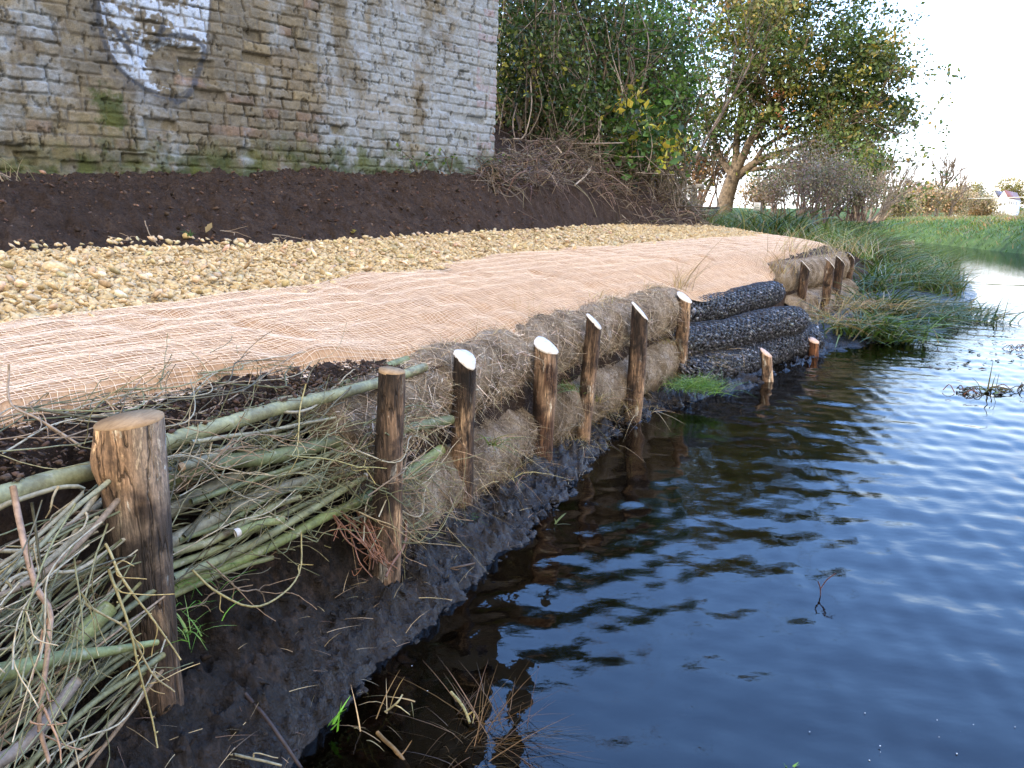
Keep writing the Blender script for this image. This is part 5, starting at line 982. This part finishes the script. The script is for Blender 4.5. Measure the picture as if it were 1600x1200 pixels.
bush('ivy_bush', 'broad leaved ivy with scattered yellow leaves above the brush heap', 'ivy', sp(940, 260, 10.6), [(sp(940, 200, 10.5), (.75, .4, .55)), (sp(980, 225, 10.8), (.5, .35, .4))], 70, 22, .20, .12, [(.03, .07, .02), (.06, .12, .03), (.10, .17, .04), (.42, .36, .05)], [.35, .32, .18, .15], 3, 18, .014, hang=40)
bush('tall_shrub', 'bright green leafy shrub high in the middle of the bank', 'shrub', sp(990, 280, 12.0), [(sp(985, 50, 12.0), (.85, .7, .9)), (sp(1010, 120, 11.8), (.75, .5, .8)), (sp(950, 110, 11.6), (.6, .5, .8))], 170, 48, .22, .075, [(.03, .065, .02), (.05, .11, .025), (.085, .16, .03), (.12, .19, .04)], [.3, .35, .25, .1], 4, 24, .02, hang=20)
bush('ivy_bush', 'ivy curtain with grey dead stems at the right end of the bank', 'ivy', sp(1018, 320, 12.6), [(sp(1018, 180, 12.5), (.55, .5, 1.0)), (sp(1022, 270, 12.4), (.28, .35, .6)), (sp(1020, 235, 12.2), (.5, .4, .7))], 138, 43, .20, .066, DK, [.30, .30, .25, .13, .02], 5, 20, .016, hang=170)
bush('ivy_bush', 'yellow leaved climber low among grey stems right of the heap', 'ivy', sp(1018, 325, 11.9), [(sp(1022, 245, 11.75), (.32, .25, .4))], 26, 16, .13, .11, [(.40, .36, .06), (.28, .28, .05), (.10, .16, .04)], [.5, .3, .2], 6, 12, .010, hang=80)
bush('ivy_bush', 'dark round evergreen bush bulging at the right end of the bank', 'ivy', sp(1055, 320, 13.0), [(sp(1052, 170, 13), (.36, .4, .36)), (sp(1040, 115, 13), (.5, .4, .7))], 103, 49, .17, .066, DK, [.2, .34, .30, .15, .01], 7, 10, .014, hang=12)
# bank vegetation behind, filling up to the top of the picture
bush('tall_shrub', 'tall hedge growth on top of the bank behind the ivy', 'shrub', sp(900, 200, 13.5), [(sp(850, -20, 13.5), (1.6, .8, 1.6)), (sp(960, 0, 14), (1.3, .8, 1.5)), (sp(880, 110, 13), (1.5, .7, 1.1))], 320, 44, .30, .08, DK, [.34, .32, .22, .12, .0], 8, 30, .03)
def autumn_tree(label, base, fork, H, cols, p, seed, nleaf, size, depth=4, spread=.5, col=BK, r=.16, name='autumn_tree', up=.15, rad=.2, keep=.7, L0=None, cat='tree', kids=(2, 3), lean=(0, 0)):
    rg_ = np.random.default_rng(seed); th = thing(name, label, cat, base); mb = MB(); tips = []; b = np.asarray(base, float)
    L0 = H*.3 if L0 is None else L0
    for f in range(fork): grow(mb, b+[rg_.normal()*.1, rg_.normal()*.1, 0], np.array([rg_.normal()*.22+lean[0], rg_.normal()*.22+lean[1], 1]), L0, r*(1 if fork == 1 else .6), depth, rg_, col, spread, up, tips, .74, 7, 5, kids)
    mb.build('trunk', MT['trunk'], th, smooth=True)
    if nleaf:
        mb = MB(); tp_ = np.array([t[0] for t in tips]); tp_ = tp_[rg_.random(len(tp_)) < keep]; sprays(tp_, nleaf, rad, size, cols, rg_, p, mb); mb.build('crown', MT['leaf'], th)
    return th
AU = [(.34, .20, .045), (.30, .15, .05), (.20, .16, .05), (.10, .12, .03)]
autumn_tree('thin autumn tree with orange leaves rising behind the bank shrubs', sp(1000, 300, 18), 2, 9, AU, [.4, .25, .2, .15], 11, 5, .10, 4, .5, (.2, .14, .1), .14, rad=.25, keep=.8)
autumn_tree('bare branched willow leaning right with few green leaves', sp(1040, 320, 19), 2, 8, [(.10, .12, .04), (.2, .17, .05)], None, 17, 3, .11, 4, .45, (.10, .08, .065), .09, rad=.25, keep=.5, lean=(.25, 0))
autumn_tree('slender half bare tree behind the oak on its left', sp(1085, 325, 27), 2, 11, [(.09, .11, .035), (.18, .16, .05)], None, 15, 4, .13, 4, .45, (.2, .15, .11), .12, rad=.3, keep=.6)
autumn_tree('russet willow bush behind the fingerpost', sp(1092, 338, 26), 7, 2.9, [(.26, .13, .06), (.20, .11, .05), (.30, .20, .09)], None, 13, 7, .13, 3, .55, (.17, .10, .07), .07, rad=.25, keep=1., cat='shrub', name='russet_bush')
autumn_tree('low russet scrub between the oak trunk and the far shrubs', sp(1190, 335, 34), 8, 1.7, [(.24, .15, .09), (.2, .15, .08), (.3, .22, .14)], None, 29, 6, .14, 3, .6, (.2, .14, .11), .06, rad=.3, keep=1., cat='shrub', name='russet_bush')
PUR = [(.15, .11, .10), (.19, .145, .125), (.12, .10, .08), (.2, .17, .12), (.12, .13, .06)]
for i, (x, y, Y, H, lab) in enumerate(((1215, 340, 17.5, .75, 'purplish brown seeding shrub in front of the oak, left one'), (1258, 340, 16.5, 1.2, 'purplish brown seeding shrub in front of the oak, tallest'), (1302, 338, 16.5, .85, 'purplish brown seeding shrub at the right before the oak'), (1335, 345, 16, .6, 'low purplish brown shrub nearest the river'), (1280, 350, 14.5, .9, 'low brown dead dock stand before the purplish shrubs'))):
    autumn_tree(lab, sp(x, y, Y), 12, H, PUR, None, 40+i, 4, .05, 3, .36, (.14, .10, .085), .034, name='seeding_shrub', rad=.2, keep=1., cat='shrub', L0=H*.46)
for i, (x, y, Y, H, ln, lab) in enumerate(((1330, 345, 22, 2.9, .5, 'bare pale twigged willow fanning right behind the oak crown'), (1368, 345, 21, 2.2, .6, 'bare grey willow fanning over the river, right one'), (1350, 348, 18, 1.3, .6, 'low bare willow scrub leaning over the water'))):
    autumn_tree(lab, sp(x, y, Y), 7, H, [(.12, .12, .04)], None, 60+i, 0, .1, 3, .38, (.23, .19, .15), .055, name='bare_willow', L0=H*.36, cat='tree', lean=(ln, 0), kids=(3, 4))
autumn_tree('green leafy willow shrub under the right end of the oak crown', sp(1335, 345, 19), 5, 2.2, [(.05, .09, .025), (.09, .13, .03), (.15, .15, .04)], None, 71, 8, .10, 3, .5, BK, .05, name='willow_shrub', rad=.25, keep=.8, cat='shrub')
# ---- long grass at the end of the path
rl = np.random.default_rng(55); n_ = 15000; u = 11.3+rl.random(n_)**1.4*16; v = -1.2+rl.random(n_)*7; b = UVp(u, v, 0*u)
zz = np.where(v > .05, G(u, np.maximum(v, .06)), mudz(u, v)); b[:, 2] = zz-.02; keep = (b[:, 0] > .222*b[:, 1]) & ~((u < 12.0) & (v > .3) & (v < 2.3)); b = b[keep]; n_ = len(b)
V, F, k = blades(b, np.c_[rl.normal(size=(n_, 2))*.35, np.ones(n_)], .30+.42*rl.random(n_)**1.5, .014, .6, 3, rl); pt = fbm(b, .7, 2, 4)[:, None]
cg = palette(n_, [(.06, .10, .02), (.09, .145, .025), (.13, .17, .035), (.22, .17, .075)], rl, [.35, .3, .2, .15])*(1+.5*pt)
tag(mesh('long_grass', V, F, MT['grass'], col=percol(cg, k), org=np.zeros(3)), 'long green grass at the end of the path', 'grass', kind='stuff')
for i, (x, y, z, lab) in enumerate(((1170, 352, .95, 'flag leaved sedge clump in the grass below the small white sign'), (1250, 360, .85, 'broad sedge clump in the grass before the purplish shrubs'), (1310, 372, .7, 'sedge clump behind the far coir roll'), (1120, 352, .95, 'leafy green clump in the grass below the fingerpost'), (1215, 362, .9, 'grey green clump in the middle of the end grass'), (1235, 346, .98, 'tall sedge clump hiding the stems of the left purplish shrub'), (1275, 348, .95, 'tall sedge clump hiding the stems of the tallest purplish shrub'), (1318, 352, .9, 'tall sedge clump hiding the stems of the right purplish shrub'), (1345, 358, .8, 'sedge clump at the river end of the end grass'))):
    tuft('sedge_clump', lab, 'sedge', survey_z(x, y, z), 240, .75, SG, .34, (.1, 0), .020, .6, tilt=.4, m=4)
# ---- brush heap at the foot of the bank
rh = np.random.default_rng(66); bh = thing('brush_heap', 'heap of grey dead stems and roots on the soil beside the wall', 'brush heap', sp(900, 300, 9.0))
mb = MB(); i0 = np.argmin(np.abs(tt-_acc[7])); i1 = np.argmin(np.abs(tt-_acc[11]))
for q_ in range(1500):
    i = rh.integers(i0-2, i1+6); f = (i-i0)/(i1-i0); lo = 20+12*(1-f) if f < .75 else 6; j = rh.integers(int(lo), 64); b = slope_pt(i, j)+[0, 0, .01]; L2 = .12+.35*rh.random(); d = rh.normal(size=3)*[1, .6, .5]+[0.2, -.5, .12]; d = norm(d); m_ = b+d*L2*.5+[0, 0, .04*rh.random()]+rh.normal(size=3)*.03; e = b+d*L2+rh.normal(size=3)*.05-[0, 0, .10*rh.random()]
    V, F = tube(spline(np.array([b, m_, e]), 7), np.linspace(.0045+.004*rh.random()**3, .002, 7), 4, False); mb.add(V, F, palette(1, [(.12, .09, .065), (.20, .155, .11), (.075, .055, .042), (.28, .23, .17)], rh, [.4, .25, .28, .07], .25)[0])
tag(mb.build('dead_stems', MT['bark'], bh), kind='stuff'); mb = MB(); C = np.array([slope_pt(rh.integers(i0, i1+4), rh.integers(34, 64))+[0, 0, .04*rh.random()] for _ in range(900)]); V, F, k = leaves(C, .05, rh, .6); mb.add(V, F, percol(palette(900, [(.03, .05, .02), (.14, .10, .06), (.08, .06, .04), (.2, .16, .10)], rh), k)); tag(mb.build('dead_leaves', MT['leaf'], bh), kind='stuff')
mb = MB()
for q_ in range(900):                                             # turf hanging off the cut edge
    f = rh.random(); b = (1-f)*np.array(sp(990, 248, 11.4))+f*np.array(sp(1085, 330, 12.6)); b = b+rh.normal(size=3)*[.15, .2, .06]
    V, F, k = blades(b[None], rh.normal(size=(1, 3))*[.6, .4, .3]+[.1, -.5, .1], .22, .008, .8, 3, rh); mb.add(V, F, palette(1, [(.25, .22, .10), (.15, .15, .06), (.18, .13, .08)], rh)[0])
tag(mb.build('hanging_turf', MT['grass'], bh), kind='stuff')
for nm, pts, r in (('broken branch poking from the brush heap', ((880, 228), (892, 222), (897, 218)), .02), ('pale broken stick lying across the brush heap', ((903, 300), (918, 284), (926, 272)), .014), ('pale split stick at the top of the brush heap', ((862, 228), (872, 245), (878, 250)), .014)):
    P = np.array([on_slope(x, y)+[0, -.05, .1] for x, y in pts]); V, F = tube(spline(P, 8), r*.7, 7); tag(mesh('broken_branch', V, F, MT['bark'], col=np.tile((.38, .31, .23), (len(V), 1))), nm, 'branch')
# ---------------------------------------------------------------- fingerpost, small sign, far scenery
def box(mb, c, s, col, ax=0.):
    c = np.asarray(c, float); s = np.asarray(s, float)/2; V = np.array([(x, y, z) for z in (-1, 1) for x, y in ((-1, -1), (1, -1), (1, 1), (-1, 1))])*s; ca, sa = math.cos(ax), math.sin(ax)
    V = np.c_[V[:, 0]*ca-V[:, 1]*sa, V[:, 0]*sa+V[:, 1]*ca, V[:, 2]]+c; mb.add(V, np.array([[0, 3, 2, 1], [4, 5, 6, 7], [0, 1, 5, 4], [1, 2, 6, 5], [2, 3, 7, 6], [3, 0, 4, 7]]), col)
Y = 16.; b = sp(1084, 345, Y); t = sp(1084, 291, Y)
fp = thing('fingerpost', 'weathered grey timber fingerpost with two short arms beside the path', 'signpost', b); mb = MB(); box(mb, (b+t)/2+[0, 0, -.1], (.10, .10, t[2]-b[2]+.25), (.17, .155, .13)); mb.build('post_shaft', MT['trunk'], fp)
mb = MB(); c = sp(1093, 291, Y-.07); box(mb, c, (.17, .04, .09), (.24, .23, .21), .1); mb.build('finger_arm', MT['trunk'], fp); mb = MB(); c = sp(1077, 293, Y-.07); box(mb, c, (.13, .04, .08), (.2, .19, .17), -.2); mb.build('finger_arm', MT['trunk'], fp)
mb = MB(); box(mb, sp(1091, 314, Y), (.16, .04, .04), (.3, .26, .2)); mb.build('rail_end', MT['trunk'], fp)
Y = 15.; b = sp(1183, 350, Y); t = sp(1182, 322, Y); ns = thing('notice_sign', 'small white notice plate on a thin dark post in the grass', 'sign', b); mb = MB(); box(mb, (b+t)/2+[.07, 0, 0], (.05, .05, t[2]-b[2]+.2), (.10, .07, .05)); mb.build('sign_post', MT['trunk'], ns); mb = MB(); box(mb, t+[0, -.04, -.01], (.12, .015, .15), (.74, .74, .70)); pl_ = mb.build('sign_plate', MT['paint'], ns)
mb = MB()
for i in range(4): box(mb, t+[-.005+.01*(i % 2), -.0495, .04-.032*i], (.075-.02*(i % 2), .002, .011), (.30, .32, .30))
mb.build('printed_lines', MT['paint'], pl_)
mb = MB(); Y = 17; a, c = sp(1096, 324, Y), sp(1122, 326, Y); box(mb, (a+c)/2, (c[0]-a[0], .25, .05), (.05, .04, .035)); 
for q in (a+[.05, 0, 0], c-[.05, 0, 0]): box(mb, q-[0, 0, .3], (.06, .2, .55), (.05, .04, .035))
tag(mb.build('timber_bench', MT['trunk']), 'low dark timber bench in the grass left of the oak trunk', 'bench')
# far trees: rounded crowns with sprays on real limbs
def far_tree(label, x, ybase, Y, wpx, hpx, cols, seed, nsp=90, npl=12, lsz=None, name='far_tree', bare=0, cat='tree', group=None, p=None):
    rg_ = np.random.default_rng(seed); b = sp(x, 346, Y); b[2] = .95; k = Y/1200; w, h = wpx*k, (346-ybase)*k+ (b[2]*-1+CAM_H); h = max(h, 1.); th = thing(name, label, cat, b, group); mb = MB(); tips = []
    H = sp(x, ybase, Y)[2]-b[2]
    if bare: grow(mb, b, np.array([0, 0, 1.]), H*.30, H*.030, 4, rg_, (.17, .135, .11), .42, .2, tips, .80, 5, 4, (3, 4), .70)
    else: grow(mb, b, np.array([0, 0, 1.]), H*.35, H*.022, 3, rg_, (.2, .16, .12), .5, .2, tips, .74, 5, 4, (2, 3))
    mb.build('trunk', MT['trunk'], th)
    if not bare:
        mb = MB(); n5 = 5; cc = [b+[rg_.normal()*w*.2, rg_.normal()*w*.15, H*(.35+.5*rg_.random())] for _ in range(n5)]+[b+[0, 0, H*.62]]
        cen = np.vstack([in_ell(nsp//6, c_, (w*.34, w*.3, H*.26), rg_) for c_ in cc]); cen[:, 2] = np.clip(cen[:, 2], b[2]+.1*H, b[2]+H); sprays(cen, npl, w*.06+.15, lsz or w*.07, cols, rg_, p, mb); mb.build('crown', MT['leaf'], th)
    return th
RUS = [(.30, .20, .13), (.36, .24, .15), (.26, .20, .13), (.22, .20, .12)]; BRN = [(.24, .20, .13), (.29, .24, .15), (.20, .19, .11), (.27, .20, .13)]; YEL = [(.22, .19, .05), (.26, .22, .06), (.15, .15, .05), (.2, .15, .05)]  # far row foliage lightened in its colour to stand in for haze
spec = [(1420, 296, 58, 60, RUS, 'russet bush left end of the far row, beneath the bare willow'), (1445, 284, 62, 48, RUS, 'pale russet tree left of the tall bare tree'), (1478, 290, 66, 50, RUS, 'russet tree just right of the tall bare tree'), (1500, 292, 75, 44, BRN, 'brown tree in the middle of the far row'), (1518, 300, 70, 36, BRN, 'brown bush below the dark conifer'), (1532, 304, 70, 40, BRN, 'broad brown thicket left of the white house'), (1628, 330, 70, 30, BRN, 'brown bush hiding the right corner of the white house'), (1565, 337, 66, 26, BRN, 'low brown bush in front of the white house gables'), (1400, 300, 52, 50, BRN, 'brown willow thicket on the far bank at the left end')]
for i, (x, y, Y, w, cl, lab) in enumerate(spec): far_tree(lab, x, y, Y, w, 0, cl, 200+i, 200, 16, group='trees along the far bank')
far_tree('tall bare tree on the far bank with upswept branches', 1460, 236, 60, 60, 0, RUS, 301, bare=1, name='bare_tree'); far_tree('smaller bare tree leaning right on the far bank', 1482, 262, 62, 50, 0, RUS, 305, bare=1, name='bare_tree'); far_tree('thin bare tree on the far bank left of the tall one', 1432, 262, 60, 50, 0, RUS, 309, bare=1, name='bare_tree')
far_tree('dark blue green conifer left of the white house', 1532, 282, 110, 22, 0, [(.03, .045, .035), (.04, .055, .045)], 320, 110, 14, name='conifer_tree')
far_tree('dark evergreen tree touching the left gable of the white house', 1548, 296, 105, 16, 0, [(.03, .045, .03), (.045, .06, .035)], 321, 80, 14, name='evergreen_tree')
far_tree('bright yellow orange shrub at the field edge', 1543, 325, 70, 26, 0, [(.42, .27, .03), (.36, .20, .04)], 322, 50, 12, name='autumn_shrub', cat='shrub'); far_tree('orange brown shrub left of the yellow one', 1524, 326, 69, 20, 0, [(.26, .14, .05), (.2, .13, .06)], 323, 40, 12, name='autumn_shrub', cat='shrub')
for i, (x, y) in enumerate(((1490, 292), (1512, 284), (1552, 280), (1570, 278), (1590, 279), (1610, 280))): far_tree(['olive tree at the left end of the far skyline wood', 'olive tree on the skyline over the conifer', 'yellow green tree on the skyline left of the house roof', 'yellow tree on the skyline right behind the gables', 'golden tree on the skyline over the red roof', 'golden tree on the skyline at the right picture edge'][i], x, y, 250, 34, 0, YEL, 340+i, 170, 14, group='trees of the skyline wood')
# white house
Yh = 190.; k = Yh/1200; hb = sp(1556, 345, Yh); hb[2] = .6; zr = sp(1560, 298, Yh)[2]; ze = sp(1560, 310, Yh)[2]; hs = thing('white_house', 'white rendered house with twin gables and red brown roof', 'house', hb)
gd = norm(np.array([.80, -.60])); ex = norm(np.array([.62, .78])); A0 = np.array(sp(1549, 340, Yh)[:2])+[0, 2.]; wg = 2.0   # twin gables, the long side running back to the right
for q in range(2):
    A, B = A0+gd*wg*q, A0+gd*wg*(q+1); L2 = 26.; mb = MB(); m_ = (A+B)/2
    pts = np.array([(*p_, hb[2]) for p_ in (A, B, B+ex*L2, A+ex*L2)]+[(*p_, ze) for p_ in (A, B, B+ex*L2, A+ex*L2)]+[(*m_, zr), (*(m_+ex*L2), zr)])
    mb.add(pts, [np.array([[0, 1, 5, 4], [1, 2, 6, 5], [2, 3, 7, 6], [3, 0, 4, 7]]), np.array([[4, 5, 8], [6, 7, 9]])], (.80, .79, .80)); mb.build('house_wall', MT['paint'], hs)
    mb = MB(); e = np.array([0, 0, .22]); o_ = np.r_[ex*.15, 0]
    for a_, b_, c_, d_ in ((5, 6, 9, 8), (4, 8, 9, 7)):
        Pq = pts[[a_, b_, c_, d_]]+o_; mb.add(np.vstack([Pq+e*.2, Pq+e]), np.array([[0, 1, 2, 3], [7, 6, 5, 4], [0, 4, 5, 1], [1, 5, 6, 2], [2, 6, 7, 3], [3, 7, 4, 0]]), (.17, .075, .065) if q else (.09, .09, .11))
    mb.build('roof', MT['paint'], hs)
    for wx in (.3, .7):
        for wz in (.45, .8):
            mb = MB(); c2 = A+(B-A)*wx-ex*.02; box(mb, (*c2, hb[2]+(ze-hb[2])*wz), (.5, .1, .75), (.25, .27, .3), math.atan2(gd[1], gd[0])); mb.build('window', MT['paint'], hs)
    if q:
        for s_ in (3., 7, 12, 17):
            mb = MB(); c2 = B+ex*s_+gd*.02; box(mb, (*c2, ze-.9), (1.0, .1, .7), (.2, .22, .26), math.atan2(ex[1], ex[0])); mb.build('window', MT['paint'], hs)
fc = thing('far_cottage', 'small pale building glimpsed between far trees', 'house', sp(1500, 345, 120)); mb = MB(); c = sp(1500, 328, 121); box(mb, c, (1.6, 3, 2.4), (.7, .68, .62)); mb.build('house_wall', MT['paint'], fc); mb = MB(); box(mb, c+[0, 0, 1.35], (2., 3.4, .3), (.2, .12, .1)); mb.build('roof', MT['paint'], fc)
# cable strung across the far field
a, c = sp(1300, 303, 66), sp(1600, 308, 66); q = a+(c-a)*np.linspace(0, 1, 40)[:, None]; q[:, 2] -= .25*np.sin(np.linspace(0, np.pi, 40)); V, F = tube(q, .035, 5); tag(mesh('overhead_cable', V, F, MT['paint'], col=np.tile((.55, .55, .5), (len(V), 1))), 'pale overhead cable crossing before the far trees', 'cable')
# a moored pale float by the far bank
mb = MB(); P = sp(1423, 377, 40.6); P[2] = .05; V, F = tube(np.array([P-[.8, 0, 0], P-[.4, 0, 0], P+[.5, 0, 0], P+[1.3, 0, 0]]), (.02, .07, .06, .02), 8); tag(mesh('floating_log', V, F, MT['trunk'], col=np.tile((.5, .46, .38), (len(V), 1))), 'pale log floating by the far bank at the near bank tip', 'log')
# wooded ground far behind everything
hl = []
for i, x in enumerate(np.linspace(-420, 420, 80)): hl.append(x)
xs = np.array(hl); ys = np.array([420., 470, 560]); Xh, Yh_ = np.meshgrid(xs, ys, indexing='ij'); Zh = np.array([-1., 6, 2])[None]*(1+.3*fbm(xyz(Xh, Yh_*0), .02, 3, 3))+np.array([0, 3., 0])[None]
tag(mesh('hills', xyz(Xh, Yh_, Zh), grid_faces(80, 3), MT['turf'], smooth=True, org=np.zeros(3)), kind='structure')
